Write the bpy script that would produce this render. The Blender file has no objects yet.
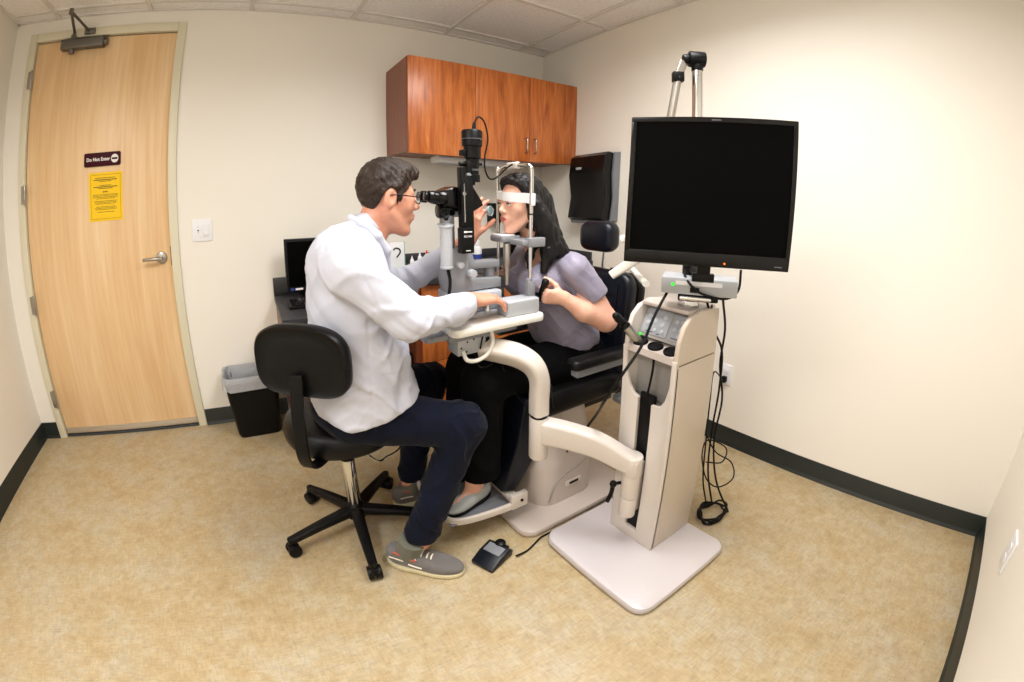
import bpy, bmesh, math, random
import numpy as np
from mathutils import Vector, Matrix
random.seed(4)
S = bpy.context.scene
COL = S.collection
PI = math.pi

# ---------------------------------------------------------------- room size (metres)
W, H, L, E = 3.4132, 2.3725, -0.1762, -3.1228     # right wall x, ceiling z, left wall x, front wall y (back wall is y = 0)
DH, DW, BH = 2.244, 0.925, 0.1004                 # door height and width, baseboard height
Y0 = -1.28                                        # the examination line runs along x here

# ---------------------------------------------------------------- camera (fish-eye lens)
CAM = (1.38041, -2.64033, 1.28630)
YAW, PITCH, ROLL = 0.59690, -0.134273, 0.005946
K = (0.074692, -0.0022446, 0.000137358, -2.748508e-6)
SX, SY = 4.5963, -86.4250
def basis():
    cy, sy = math.cos(YAW), math.sin(YAW); cp, sp = math.cos(PITCH), math.sin(PITCH)
    cr, sr = math.cos(ROLL), math.sin(ROLL)
    f = Vector((sy*cp, cy*cp, sp)); rt = Vector((cy, -sy, 0)); up = rt.cross(f)
    return cr*rt + sr*up, -sr*rt + cr*up, f
RT, UP, FW = basis()
cd = bpy.data.cameras.new('camera'); cam = bpy.data.objects.new('camera', cd); COL.objects.link(cam)
cd.type = 'PANO'; cd.panorama_type = 'FISHEYE_LENS_POLYNOMIAL'; cd.fisheye_fov = math.radians(240)
cd.fisheye_polynomial_k0 = 0
cd.fisheye_polynomial_k1, cd.fisheye_polynomial_k2, cd.fisheye_polynomial_k3, cd.fisheye_polynomial_k4 = [-k for k in K]
cd.sensor_fit = 'HORIZONTAL'; cd.sensor_width = 36; cd.sensor_height = 36*682/1024
cd.shift_x = -SX/1024; cd.shift_y = SY/682
cd.clip_start = 0.02
cam.matrix_world = Matrix(((RT.x, UP.x, -FW.x, CAM[0]), (RT.y, UP.y, -FW.y, CAM[1]), (RT.z, UP.z, -FW.z, CAM[2]), (0, 0, 0, 1)))
S.camera = cam

def ray(u, v):
    a = (u-512-SX)*36/1024; b = -(v-341-SY)*36/1024; r = math.hypot(a, b)
    th = sum(K[i]*r**(i+1) for i in range(4))
    return math.sin(th)*(a/r*RT + b/r*UP) + math.cos(th)*FW
C0 = Vector(CAM)
def oy(u, v, y): d = ray(u, v); return C0 + d*((y-C0.y)/d.y)
def ox(u, v, x): d = ray(u, v); return C0 + d*((x-C0.x)/d.x)
def oz(u, v, z): d = ray(u, v); return C0 + d*((z-C0.z)/d.z)
def od(u, v, h): d = ray(u, v); return C0 + d*(h/math.hypot(d.x, d.y))

# ---------------------------------------------------------------- materials
def lin(c):
    return tuple(((x/12.92) if x <= .04045 else ((x+.055)/1.055)**2.4) for x in c)
def rgb(r, g, b): return lin((r/255, g/255, b/255))
def newmat(name):
    m = bpy.data.materials.new(name); m.use_nodes = True
    nt = m.node_tree; p = nt.nodes['Principled BSDF']
    return m, nt, p
def N(nt, t, **kw):
    n = nt.nodes.new(t)
    for k, v in kw.items():
        if k in n.inputs.keys() and not hasattr(n, k): n.inputs[k].default_value = v
        elif hasattr(n, k): setattr(n, k, v)
        else: n.inputs[k].default_value = v
    return n
def coords(nt, scale=(1, 1, 1), rot=(0, 0, 0)):
    tc = nt.nodes.new('ShaderNodeTexCoord'); mp = nt.nodes.new('ShaderNodeMapping')
    mp.inputs['Scale'].default_value = scale; mp.inputs['Rotation'].default_value = rot
    nt.links.new(tc.outputs['Object'], mp.inputs['Vector']); return mp.outputs[0]
def ramp(nt, fac, stops):
    r = nt.nodes.new('ShaderNodeValToRGB'); e = r.color_ramp.elements
    while len(e) < len(stops): e.new(.5)
    for i, (p, c) in enumerate(stops): e[i].position = p; e[i].color = (*c, 1)
    nt.links.new(fac, r.inputs[0]); return r.outputs[0]
def noise(nt, vec, scale, detail=3, rough=.5, dist=0):
    n = nt.nodes.new('ShaderNodeTexNoise'); n.inputs['Scale'].default_value = scale; n.inputs['Detail'].default_value = detail
    n.inputs['Roughness'].default_value = rough; n.inputs['Distortion'].default_value = dist
    nt.links.new(vec, n.inputs['Vector']); return n.outputs['Fac']
def mixc(nt, fac, a, b, mode='MIX'):
    m = nt.nodes.new('ShaderNodeMix'); m.data_type = 'RGBA'; m.blend_type = mode
    for s, i in ((fac, 0), (a, 6), (b, 7)):
        if isinstance(s, (int, float)): m.inputs[i].default_value = s
        elif isinstance(s, tuple): m.inputs[i].default_value = (*s, 1)
        else: nt.links.new(s, m.inputs[i])
    return m.outputs[2]
def bump(nt, p, h, strength=.3, dist=.002):
    b = nt.nodes.new('ShaderNodeBump'); b.inputs['Strength'].default_value = strength; b.inputs['Distance'].default_value = dist
    nt.links.new(h, b.inputs['Height']); nt.links.new(b.outputs[0], p.inputs['Normal'])
def plain(name, c, rough=.5, metal=0, bs=0, bscale=200, var=0, vscale=6, coat=0, spec=None):
    m, nt, p = newmat(name)
    p.inputs['Base Color'].default_value = (*c, 1); p.inputs['Roughness'].default_value = rough; p.inputs['Metallic'].default_value = metal
    if coat: p.inputs['Coat Weight'].default_value = coat
    if spec is not None: p.inputs['Specular IOR Level'].default_value = spec
    v = coords(nt)
    if var:
        n = noise(nt, v, vscale, 4)
        nt.links.new(ramp(nt, n, [(.3, tuple(x*(1-var) for x in c)), (.7, tuple(min(1, x*(1+var)) for x in c))]), p.inputs['Base Color'])
    if bs: bump(nt, p, noise(nt, v, bscale, 2), bs, .001)
    else:
        n = noise(nt, v, 40, 2); mr = nt.nodes.new('ShaderNodeMapRange')
        mr.inputs['To Min'].default_value = max(0, rough-.04); mr.inputs['To Max'].default_value = min(1, rough+.04)
        nt.links.new(n, mr.inputs['Value']); nt.links.new(mr.outputs[0], p.inputs['Roughness'])
    return m
def wood(name, c1, c2, c3, scale=(14, 14, 1.1), rough=.35, dist=1.2):
    m, nt, p = newmat(name)
    v = coords(nt, scale); v2 = coords(nt, (scale[0]*7, scale[1]*7, scale[2]*2.5))
    n1 = noise(nt, v, 1.0, 4, .55, dist); n2 = noise(nt, v2, 1.0, 3, .6)
    c = ramp(nt, n1, [(.30, c1), (.5, c2), (.72, c3)])
    c = mixc(nt, .35, c, ramp(nt, n2, [(.35, c1), (.65, c3)]))
    nt.links.new(c, p.inputs['Base Color']); p.inputs['Roughness'].default_value = rough
    bump(nt, p, n2, .06, .001)
    return m
def emit(name, c, s):
    m = bpy.data.materials.new(name); m.use_nodes = True; nt = m.node_tree; nt.nodes.clear()
    e = nt.nodes.new('ShaderNodeEmission'); o = nt.nodes.new('ShaderNodeOutputMaterial')
    e.inputs[0].default_value = (*c, 1); e.inputs[1].default_value = s; nt.links.new(e.outputs[0], o.inputs[0]); return m

M = {}
M['wall'] = plain('wall_paint', rgb(238, 233, 223), .6, bs=.12, bscale=260)
M['frame'] = plain('frame_paint', rgb(220, 214, 190), .4)
M['base'] = plain('black_rubber_base', rgb(30, 36, 34), .35)
M['base_hl'] = plain('baseboard_toe', rgb(58, 64, 68), .3)
M['maple'] = wood('maple_veneer', rgb(222, 180, 130), rgb(232, 196, 148), rgb(240, 210, 168), (9, 9, .9), .38, .8)
M['cherry'] = wood('cherry_laminate', rgb(146, 70, 26), rgb(190, 102, 44), rgb(214, 132, 68), (9, 9, 1.6), .33, 2.6)
M['cherry_side'] = wood('cherry_dark_laminate', rgb(112, 58, 34), rgb(128, 68, 42), rgb(140, 77, 50), (30, 30, 1.5), .4, .5)
M['worktop'] = plain('charcoal_laminate', rgb(44, 44, 48), .45, var=.25, vscale=150)
M['sweep'] = plain('aluminium_sweep', rgb(205, 195, 180), .35, .6)
M['steel'] = plain('brushed_steel', rgb(170, 165, 158), .32, .9)
M['chrome'] = plain('chrome', rgb(215, 215, 215), .12, 1)
M['dark_steel'] = plain('dark_grey_metal', rgb(110, 106, 100), .4, .7)
M['white_plastic'] = plain('white_plastic', rgb(235, 235, 238), .35)
M['black_plastic'] = plain('black_plastic', rgb(8, 8, 9), .4, spec=.2)
M['black_gloss'] = plain('black_gloss', rgb(6, 6, 8), .2, spec=.3)
M['grey_plastic'] = plain('grey_plastic', rgb(120, 122, 128), .4)
M['cast'] = plain('slit_lamp_grey', rgb(134, 136, 141), .42, .15)
M['cast_lt'] = plain('slit_lamp_light_grey', rgb(172, 175, 180), .4, .1)
M['beige'] = plain('beige_enamel', rgb(207, 198, 190), .32, coat=.25)
M['beige_side'] = plain('tan_enamel', rgb(200, 187, 172), .38, coat=.15)
M['mauve'] = plain('pinkish_grey_enamel', rgb(190, 178, 170), .35, coat=.2)
M['plate_white'] = plain('pale_lilac_enamel', rgb(198, 191, 193), .3, coat=.4)
M['white_enamel'] = plain('white_enamel', rgb(228, 226, 218), .3, coat=.3)
M['leather'] = plain('black_vinyl', rgb(8, 8, 10), .4, spec=.22, bs=.25, bscale=220)
M['navy_leather'] = plain('navy_black_vinyl', rgb(11, 14, 24), .36, spec=.3, bs=.2, bscale=220)
M['rubber'] = plain('cable_rubber', rgb(10, 10, 10), .5, spec=.2)
M['white_cable'] = plain('white_cable', rgb(225, 223, 214), .4)
M['maroon'] = plain('maroon_sign', rgb(62, 8, 24), .5, spec=.15)
M['white_ink'] = plain('white_ink', rgb(240, 235, 232), .6)
M['black_ink'] = plain('black_ink', rgb(26, 22, 14), .6)
M['brown_ink'] = plain('brown_ink', rgb(120, 92, 20), .7)
M['yellow'] = plain('yellow_paper', rgb(250, 205, 20), .7)
M['screen'] = plain('screen_glass', rgb(3, 3, 3), .35, spec=.05)
M['red'] = plain('red_cap', rgb(205, 30, 30), .4)
M['blue'] = plain('blue_label', rgb(40, 62, 140), .5)
M['green_led'] = emit('green_led', rgb(60, 235, 60), 1.6)
M['amber_led'] = emit('amber_led', rgb(255, 120, 30), 2)
M['panel_grey'] = plain('control_panel_grey', rgb(150, 152, 158), .35)
M['recess'] = plain('recess_grey', rgb(150, 146, 142), .45)
M['green_edge'] = plain('pale_green_edge', rgb(150, 190, 170), .3)

# vinyl floor: cream and ochre marbling with short grey flecks
m, nt, p = newmat('marbled_vinyl_floor'); M['floor'] = m
v1 = coords(nt); n1 = noise(nt, v1, 3.2, 5, .62, .4)
n2 = noise(nt, coords(nt, (26, 120, 1), (0, 0, .04)), 1, 4, .7)
n3 = noise(nt, coords(nt, (120, 26, 1), (0, 0, .04)), 1, 4, .7)
n4 = noise(nt, v1, 17, 6, .75, .3); n5 = noise(nt, v1, 7, 5, .7, .5)
c = ramp(nt, n4, [(.30, rgb(150, 134, 102)), (.44, rgb(188, 164, 122)), (.54, rgb(202, 184, 148)), (.68, rgb(216, 208, 190))])
c = mixc(nt, .5, c, ramp(nt, n5, [(.34, rgb(184, 156, 108)), (.48, rgb(202, 176, 130)), (.6, rgb(204, 190, 160)), (.72, rgb(204, 201, 190))]))
c = mixc(nt, .35, c, ramp(nt, n1, [(.32, rgb(192, 164, 114)), (.5, rgb(204, 182, 138)), (.68, rgb(200, 192, 172))]))
hatch = mixc(nt, .5, ramp(nt, n2, [(.3, (.70, .70, .70)), (.7, (1.2, 1.2, 1.2))]), ramp(nt, n3, [(.3, (.70, .70, .70)), (.7, (1.2, 1.2, 1.2))]))
c = mixc(nt, 1.0, mixc(nt, .85, c, hatch, 'MULTIPLY'), (.77, .77, .79), 'MULTIPLY')
fl = ramp(nt, n2, [(.29, (1, 1, 1)), (.40, (0, 0, 0))]); fl2 = ramp(nt, n3, [(.29, (1, 1, 1)), (.40, (0, 0, 0))])
c = mixc(nt, mixc(nt, .5, fl, fl2, 'LIGHTEN'), c, mixc(nt, .55, c, rgb(120, 116, 100)))
nt.links.new(c, p.inputs['Base Color']); p.inputs['Roughness'].default_value = .42
# ceiling tile: off-white with fissures
m, nt, p = newmat('mineral_ceiling_tile'); M['tile'] = m
v1 = coords(nt); n1 = noise(nt, v1, 60, 4, .7); n2 = noise(nt, v1, 200, 2)
nt.links.new(ramp(nt, n1, [(.36, rgb(236, 232, 230)), (.55, rgb(249, 247, 246))]), p.inputs['Base Color'])
p.inputs['Roughness'].default_value = .9; bump(nt, p, n1, .6, .004)
M['tbar'] = plain('tbar_paint', rgb(224, 219, 214), .5)
# thin plastic bag
m, nt, p = newmat('clear_bin_liner'); M['liner'] = m
p.inputs['Base Color'].default_value = (*rgb(214, 216, 220), 1); p.inputs['Roughness'].default_value = .25
p.inputs['Alpha'].default_value = .55; bump(nt, p, noise(nt, coords(nt), 45, 3, .6, 1), 1, .01)
# clear acrylic tube
m, nt, p = newmat('clear_acrylic'); M['acrylic'] = m
p.inputs['Base Color'].default_value = (*rgb(220, 222, 226), 1); p.inputs['Roughness'].default_value = .12; p.inputs['Alpha'].default_value = .45
m, nt, p = newmat('lens_glass'); M['lens'] = m
p.inputs['Base Color'].default_value = (*rgb(150, 200, 205), 1); p.inputs['Roughness'].default_value = .03; p.inputs['Transmission Weight'].default_value = .7
m, nt, p = newmat('spectacle_glass'); M['specglass'] = m
p.inputs['Base Color'].default_value = (.9, .93, .95, 1); p.inputs['Roughness'].default_value = .03; p.inputs['Alpha'].default_value = .18

# ---------------------------------------------------------------- mesh building
class MB:
    def __init__(s): s.bm = bmesh.new()
    def _mat(s, faces, m):
        for f in faces: f.material_index = m
    def _merge(s, b2, m=0, mx=None):
        if mx is not None: bmesh.ops.transform(b2, matrix=mx, verts=b2.verts)
        for f in b2.faces: f.material_index = m
        me = bpy.data.meshes.new('tmp'); b2.to_mesh(me); b2.free(); s.bm.from_mesh(me); bpy.data.meshes.remove(me)
        return s
    def box(s, lo, hi, bev=0, m=0, mx=None, seg=2):
        b = bmesh.new(); bmesh.ops.create_cube(b, size=1)
        for v in b.verts: v.co = Vector([lo[i] + (v.co[i]+.5)*(hi[i]-lo[i]) for i in range(3)])
        if bev: bmesh.ops.bevel(b, geom=list(b.edges), offset=bev, segments=seg, affect='EDGES', profile=.5)
        return s._merge(b, m, mx)
    def rbox(s, lo, hi, r, axis=2, bev=0, m=0, mx=None, n=6):
        # box whose outline across an axis has round corners
        ax = [i for i in range(3) if i != axis]
        (x0, x1), (y0, y1) = [(lo[i], hi[i]) for i in ax]
        pts = []
        for cx, cy, a0 in ((x1-r, y1-r, 0), (x0+r, y1-r, 90), (x0+r, y0+r, 180), (x1-r, y0+r, 270)):
            for k in range(n+1):
                a = math.radians(a0 + 90*k/n); pts.append((cx+r*math.cos(a), cy+r*math.sin(a)))
        return s.prism(pts, axis, lo[axis], hi[axis], bev, m, mx)
    def prism(s, pts, axis, a0, a1, bev=0, m=0, mx=None, seg=2):
        b = bmesh.new()
        def P(p, a):
            q = [0, 0, 0]; ax = [i for i in range(3) if i != axis]; q[ax[0]], q[ax[1]], q[axis] = p[0], p[1], a; return q
        vs = [b.verts.new(P(p, a0)) for p in pts]; vt = [b.verts.new(P(p, a1)) for p in pts]
        f0 = b.faces.new(vs); f1 = b.faces.new(vt); n = len(pts)
        for i in range(n): b.faces.new((vs[i], vs[(i+1) % n], vt[(i+1) % n], vt[i]))
        bmesh.ops.recalc_face_normals(b, faces=b.faces)
        if bev:
            ed = list(f0.edges)+list(f1.edges)
            bmesh.ops.bevel(b, geom=ed, offset=bev, segments=seg, affect='EDGES', profile=.5, clamp_overlap=True)
        return s._merge(b, m, mx)
    def cyl(s, a, b_, r0, r1=None, n=24, m=0, bev=0):
        r1 = r0 if r1 is None else r1
        a, b_ = Vector(a), Vector(b_); d = b_-a
        b = bmesh.new(); bmesh.ops.create_cone(b, cap_ends=True, cap_tris=False, segments=n, radius1=r0, radius2=r1, depth=d.length)
        if bev:
            ed = [e for e in b.edges if abs(e.verts[0].co.z-e.verts[1].co.z) < 1e-6]
            bmesh.ops.bevel(b, geom=ed, offset=bev, segments=2, affect='EDGES', profile=.5)
        q = d.to_track_quat('Z', 'Y').to_matrix().to_4x4()
        return s._merge(b, m, Matrix.Translation((a+b_)/2) @ q)
    def lathe(s, prof, o, axis=(0, 0, 1), n=32, m=0):
        b = bmesh.new(); rings = []
        for r, z in prof:
            rings.append([b.verts.new((r*math.cos(2*PI*k/n), r*math.sin(2*PI*k/n), z)) for k in range(n)] if r > 1e-6 else [b.verts.new((0, 0, z))])
        for A, B in zip(rings, rings[1:]):
            for k in range(n):
                k2 = (k+1) % n
                if len(A) == 1 and len(B) == 1: continue
                if len(A) == 1: b.faces.new((A[0], B[k2], B[k]))
                elif len(B) == 1: b.faces.new((A[k], A[k2], B[0]))
                else: b.faces.new((A[k], A[k2], B[k2], B[k]))
        bmesh.ops.recalc_face_normals(b, faces=b.faces)
        return s._merge(b, m, Matrix.Translation(Vector(o)) @ Vector(axis).to_track_quat('Z', 'Y').to_matrix().to_4x4())
    def tube(s, pts, r, n=8, m=0, sub=6, taper=None, closed=False):
        P = [Vector(p) for p in pts]
        if sub > 1 and len(P) > 2:
            Q = []; m_ = len(P)
            for i in range(m_-1 if not closed else m_):
                p0 = P[i-1] if (i > 0 or closed) else P[0]*2-P[1]; p1 = P[i]; p2 = P[(i+1) % m_]
                p3 = P[(i+2) % m_] if (i+2 < m_ or closed) else P[-1]*2-P[-2]
                for k in range(sub):
                    t = k/sub; Q.append(.5*((2*p1)+(-p0+p2)*t+(2*p0-5*p1+4*p2-p3)*t*t+(-p0+3*p1-3*p2+p3)*t**3))
            if not closed: Q.append(P[-1])
            P = Q
        b = bmesh.new(); rings = []; up = None; L_ = len(P)
        for i, p in enumerate(P):
            if closed: t = (P[(i+1) % L_]-P[i-1]).normalized()
            else: t = (P[min(i+1, L_-1)]-P[max(i-1, 0)]).normalized()
            if up is None: up = t.orthogonal().normalized()
            up = (up - t*up.dot(t)); up = up.normalized() if up.length > 1e-6 else t.orthogonal().normalized()
            sd = t.cross(up); rr = r if taper is None else r*(taper[0]+(taper[1]-taper[0])*i/(L_-1))
            rings.append([b.verts.new(p+(up*math.cos(2*PI*k/n)+sd*math.sin(2*PI*k/n))*rr) for k in range(n)])
        pairs = list(zip(rings, rings[1:]))+([(rings[-1], rings[0])] if closed else [])
        for A, B in pairs:
            for k in range(n): b.faces.new((A[k], A[(k+1) % n], B[(k+1) % n], B[k]))
        if not closed: b.faces.new(rings[0][::-1]); b.faces.new(rings[-1])
        bmesh.ops.recalc_face_normals(b, faces=b.faces)
        return s._merge(b, m)
    def ball(s, c, r, m=0, n=20, mx=None):
        r = (r, r, r) if isinstance(r, (int, float)) else r
        b = bmesh.new(); bmesh.ops.create_uvsphere(b, u_segments=n, v_segments=n//2+2, radius=1)
        bmesh.ops.transform(b, matrix=Matrix.Translation(Vector(c)) @ (mx or Matrix()) @ Matrix.Diagonal((*r, 1)), verts=b.verts)
        return s._merge(b, m)
    def build(s, name, mats, parent=None, angle=38):
        me = bpy.data.meshes.new(name); 
        org = Vector(parent['_o']) if parent is not None and '_o' in parent else None
        if org is not None:
            for v in s.bm.verts: v.co -= org
        s.bm.to_mesh(me); s.bm.free()
        return link(name, me, mats, parent, angle, org)
def link(name, me, mats, parent=None, angle=38, org=None):
    for m in (mats if isinstance(mats, (list, tuple)) else [mats]): me.materials.append(M[m] if isinstance(m, str) else m)
    for pl in me.polygons: pl.use_smooth = True
    if angle: me.set_sharp_from_angle(angle=math.radians(angle))
    o = bpy.data.objects.new(name, me); COL.objects.link(o)
    if parent is not None: o.parent = parent
    if org is not None: ORG[o.name] = tuple(org)
    return o
ORG = {}
def thing(name, loc, label, cat, group=None):
    o = bpy.data.objects.new(name, None); COL.objects.link(o); o.location = loc; o.empty_display_size = .05
    o['_o'] = tuple(loc); o['label'] = label; o['category'] = cat
    if group: o['group'] = group
    return o
class Sub:   # lets a sub-part be built in world coordinates under a part
    pass
def part(mb, name, mats, parent, angle=38, label=None):
    # parent may be the thing (Empty) or a part mesh; every mesh of a thing keeps the thing's origin
    if parent.type == 'EMPTY': org = Vector(parent['_o'])
    else: org = Vector(ORG[parent.name])
    me = bpy.data.meshes.new(name)
    for v in mb.bm.verts: v.co -= org
    mb.bm.to_mesh(me); mb.bm.free()
    o = link(name, me, mats, parent, angle, org)
    if label: o['label'] = label
    return o
def solo(mb, name, mats, loc, label, cat, group=None, angle=38):
    me = bpy.data.meshes.new(name)
    for v in mb.bm.verts: v.co -= Vector(loc)
    mb.bm.to_mesh(me); mb.bm.free()
    o = link(name, me, mats, None, angle, Vector(loc)); o.location = loc; o['label'] = label; o['category'] = cat
    if group: o['group'] = group
    return o
def struct(mb, name, mats, parent=None, angle=38):
    me = bpy.data.meshes.new(name); mb.bm.to_mesh(me); mb.bm.free()
    o = link(name, me, mats, parent, angle, Vector((0, 0, 0)))
    if parent is None: o['kind'] = 'structure'
    return o
def text_mb(mb, body, size, mx, depth=.0006, m=0, bold=0):
    cu = bpy.data.curves.new('t', 'FONT'); cu.body = body; cu.size = size; cu.extrude = depth; cu.align_x = 'CENTER'; cu.align_y = 'CENTER'
    cu.offset = bold; cu.resolution_u = 3
    ob = bpy.data.objects.new('t', cu); COL.objects.link(ob)
    dg = bpy.context.evaluated_depsgraph_get(); me = bpy.data.meshes.new_from_object(ob.evaluated_get(dg))
    b = bmesh.new(); b.from_mesh(me); mb._merge(b, m, mx)
    bpy.data.objects.remove(ob); bpy.data.meshes.remove(me); bpy.data.curves.remove(cu)
def islands(o):
    # every loose piece of a part becomes a part of its own
    bm_ = bmesh.new(); bm_.from_mesh(o.data); bm_.faces.ensure_lookup_table(); seen = set(); groups = []
    for f in bm_.faces:
        if f.index in seen: continue
        st = [f]; seen.add(f.index); g = []
        while st:
            x = st.pop(); g.append(x.index)
            for e in x.edges:
                for y in e.link_faces:
                    if y.index not in seen: seen.add(y.index); st.append(y)
        groups.append(set(g))
    bm_.free()
    if len(groups) < 2: return [o]
    out = []
    for g in groups[:]:
        b2 = bmesh.new(); b2.from_mesh(o.data); b2.faces.ensure_lookup_table()
        bmesh.ops.delete(b2, geom=[f for f in b2.faces if f.index not in g], context='FACES')
        me = bpy.data.meshes.new(o.name.split('.')[0]); b2.to_mesh(me); b2.free()
        for m_ in o.data.materials: me.materials.append(m_)
        for pl in me.polygons: pl.use_smooth = True
        me.set_sharp_from_angle(angle=math.radians(38))
        n_ = bpy.data.objects.new(o.name.split('.')[0], me); COL.objects.link(n_); n_.parent = o.parent; ORG[n_.name] = ORG.get(o.name, (0, 0, 0)); out.append(n_)
    bpy.data.objects.remove(o); return out
def frame(o, x, y):   # matrix with local x, y axes
    x = Vector(x).normalized(); y = Vector(y); y = (y-x*y.dot(x)).normalized(); z = x.cross(y); o = Vector(o)
    return Matrix(((x.x, y.x, z.x, o.x), (x.y, y.y, z.y, o.y), (x.z, y.z, z.z, o.z), (0, 0, 0, 1)))

# ================================================================ ROOM
T = .12
b = MB(); b.box((L-T, E-T, -.08), (W+T, T, 0)); struct(b, 'floor', 'floor')
b = MB(); b.box((L-T, E-T, -.0), (L, T, H+.1)); struct(b, 'wall_left', 'wall')
b = MB(); b.box((W, E-T, -.0), (W+T, T, H+.1)); struct(b, 'wall_right', 'wall')
b = MB(); b.box((L, E-T, -.0), (W, E, H+.1)); struct(b, 'wall_front', 'wall')
b = MB(); b.box((L, 0, 0), (-.012, T, H+.1)); b.box((DW+.012, 0, 0), (W, T, H+.1)); b.box((-.012, 0, DH+.012), (DW+.012, T, H+.1)); b.box((-.012, .075, 0), (DW+.012, T, DH+.012))
struct(b, 'wall_back', 'wall')
TBX, TBY, TSX, TSY = .1343, -.1295, .6096, .5737
lights = [(1.20, -1.60), (2.42, -1.60), (1.20, -2.75+.03), (2.42, -2.75+.03)]
b = MB(); b.box((L, E, H+.012), (W, 0, H+.05))
ceil = struct(b, 'ceiling', 'tile')
b = MB()
k = 0
x = TBX
while x < W:
    b.box((x-.012, E, H), (x+.012, 0, H+.014)); x += TSX
y = TBY
while y > E:
    b.box((L, y-.012, H+.0005), (W, y+.012, H+.0145)); y -= TSY
b.box((L, -.02, H+.001), (W, 0, H+.0135)); b.box((L, E, H+.001), (W, E+.02, H+.0135)); b.box((L, E, H+.001), (L+.02, 0, H+.0135)); b.box((W-.02, E, H+.001), (W, 0, H+.0135))
struct(b, 'trim_1', 'tbar')

def baseboard(name, p0, p1, nrm):
    # cove base: flat strip with a flared toe
    p0, p1, n = Vector(p0), Vector(p1), Vector(nrm); d = (p1-p0).normalized(); ln = (p1-p0).length
    prof = [(0, 0), (.013, 0), (.0125, .004), (.007, .012), (.004, .022), (.0035, BH-.003), (.002, BH), (0, BH)]
    bb = MB(); b2 = bmesh.new()
    r0 = [b2.verts.new(p0+n*a+Vector((0, 0, z))) for a, z in prof]; r1 = [b2.verts.new(p1+n*a+Vector((0, 0, z))) for a, z in prof]
    b2.faces.new(r0); b2.faces.new(r1)
    for i in range(len(prof)): b2.faces.new((r0[i], r0[(i+1) % len(prof)], r1[(i+1) % len(prof)], r1[i]))
    bmesh.ops.recalc_face_normals(b2, faces=b2.faces); bb._merge(b2)
    return struct(bb, name, 'base')
baseboard('baseboard_left', (L, E, 0), (L, 0, 0), (1, 0, 0))
baseboard('baseboard_right', (W, E, 0), (W, 0, 0), (-1, 0, 0))
baseboard('baseboard_front', (L, E, 0), (W, E, 0), (0, 1, 0))
baseboard('baseboard_back', (DW+.055, 0, 0), (1.495, 0, 0), (0, -1, 0))
baseboard('baseboard_back', (L, 0, 0), (-.055, 0, 0), (0, -1, 0))

# door frame and door
b = MB(); fw = .05
for (x0, x1, z0, z1) in ((-fw-.004, -.004, 0, DH+fw+.004), (DW+.004, DW+fw+.004, 0, DH+fw+.004), (-.004, DW+.004, DH+.004, DH+fw+.004)):
    b.box((x0, -.014, z0), (x1, .07, z1), .003)
struct(b, 'trim_2', 'frame')
b = MB(); b.box((0, .012, .016), (DW, .056, DH-.003), .002); door = struct(b, 'door_1', 'maple')
b = MB(); b.box((.004, .004, .022), (DW-.004, .0115, .05), .002); b.box((.004, .002, .05), (DW-.004, .0115, .056)); struct(b, 'door_sweep', 'sweep', door)
b = MB(); b.box((-.003, .0, .0), (DW+.003, .07, .014), .002); struct(b, 'door_threshold', 'base_hl', door)
for z in (2.03, 1.40, .80, .25):
    b = MB(); b.cyl((-.002, -.019, z-.055), (-.002, -.019, z+.055), .007, n=12, bev=.002)
    for k in (-.055, -.022, .022, .052): b.cyl((-.002, -.019, z+k), (-.002, -.019, z+k+.003), .0085, n=12)
    b.box((-.03, -.0165, z-.05), (-.004, -.0145, z+.05)); struct(b, 'hinge', 'steel', door)
hp = Vector((.868, .012, 1.0))
b = MB(); b.lathe([(0, .012), (.02, .012), (.03, .008), (.034, 0)], hp, (0, -1, 0)); b.cyl(hp, hp+Vector((0, -.055, 0)), .011)
b.tube([hp+Vector((.004, -.05, 0)), hp+Vector((-.03, -.055, .001)), hp+Vector((-.075, -.052, 0)), hp+Vector((-.105, -.045, -.002))], .0105, 10, taper=(1, .8))
struct(b, 'door_lever', 'steel', door)
b = MB(); b.box((DW-.004, .008, .955), (DW+.003, .02, 1.06), .001); struct(b, 'latch_plate', 'dark_steel', door)
b = MB(); cz = DH-.04
b.rbox((.19, -.048, cz-.03), (.475, .011, cz+.03), .012, 0, .004); b.cyl((.475, -.02, cz), (.50, -.02, cz), .022, bev=.003); b.cyl((.262, -.022, cz-.055), (.262, -.022, cz+.055), .018, bev=.003)
cl = struct(b, 'door_closer', 'dark_steel', door)
b = MB(); b.cyl((.262, -.022, cz+.055), (.262, -.022, cz+.075), .01)
e1 = tuple(oz(71.5, 11.5, cz+.085)); b.tube([(.262, -.022, cz+.075), e1], .0095, 8, sub=1); b.cyl((e1[0], e1[1], cz+.07), (e1[0], e1[1], cz+.1), .013)
b.tube([e1, (.365, -.03, DH+.03)], .008, 8, sub=1); b.box((.335, -.035, DH+.012), (.405, -.014, DH+.045), .003); b.cyl((.365, -.03, DH+.01), (.365, -.03, DH+.045), .011)
struct(b, 'closer_arm', 'dark_steel', cl)

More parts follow.
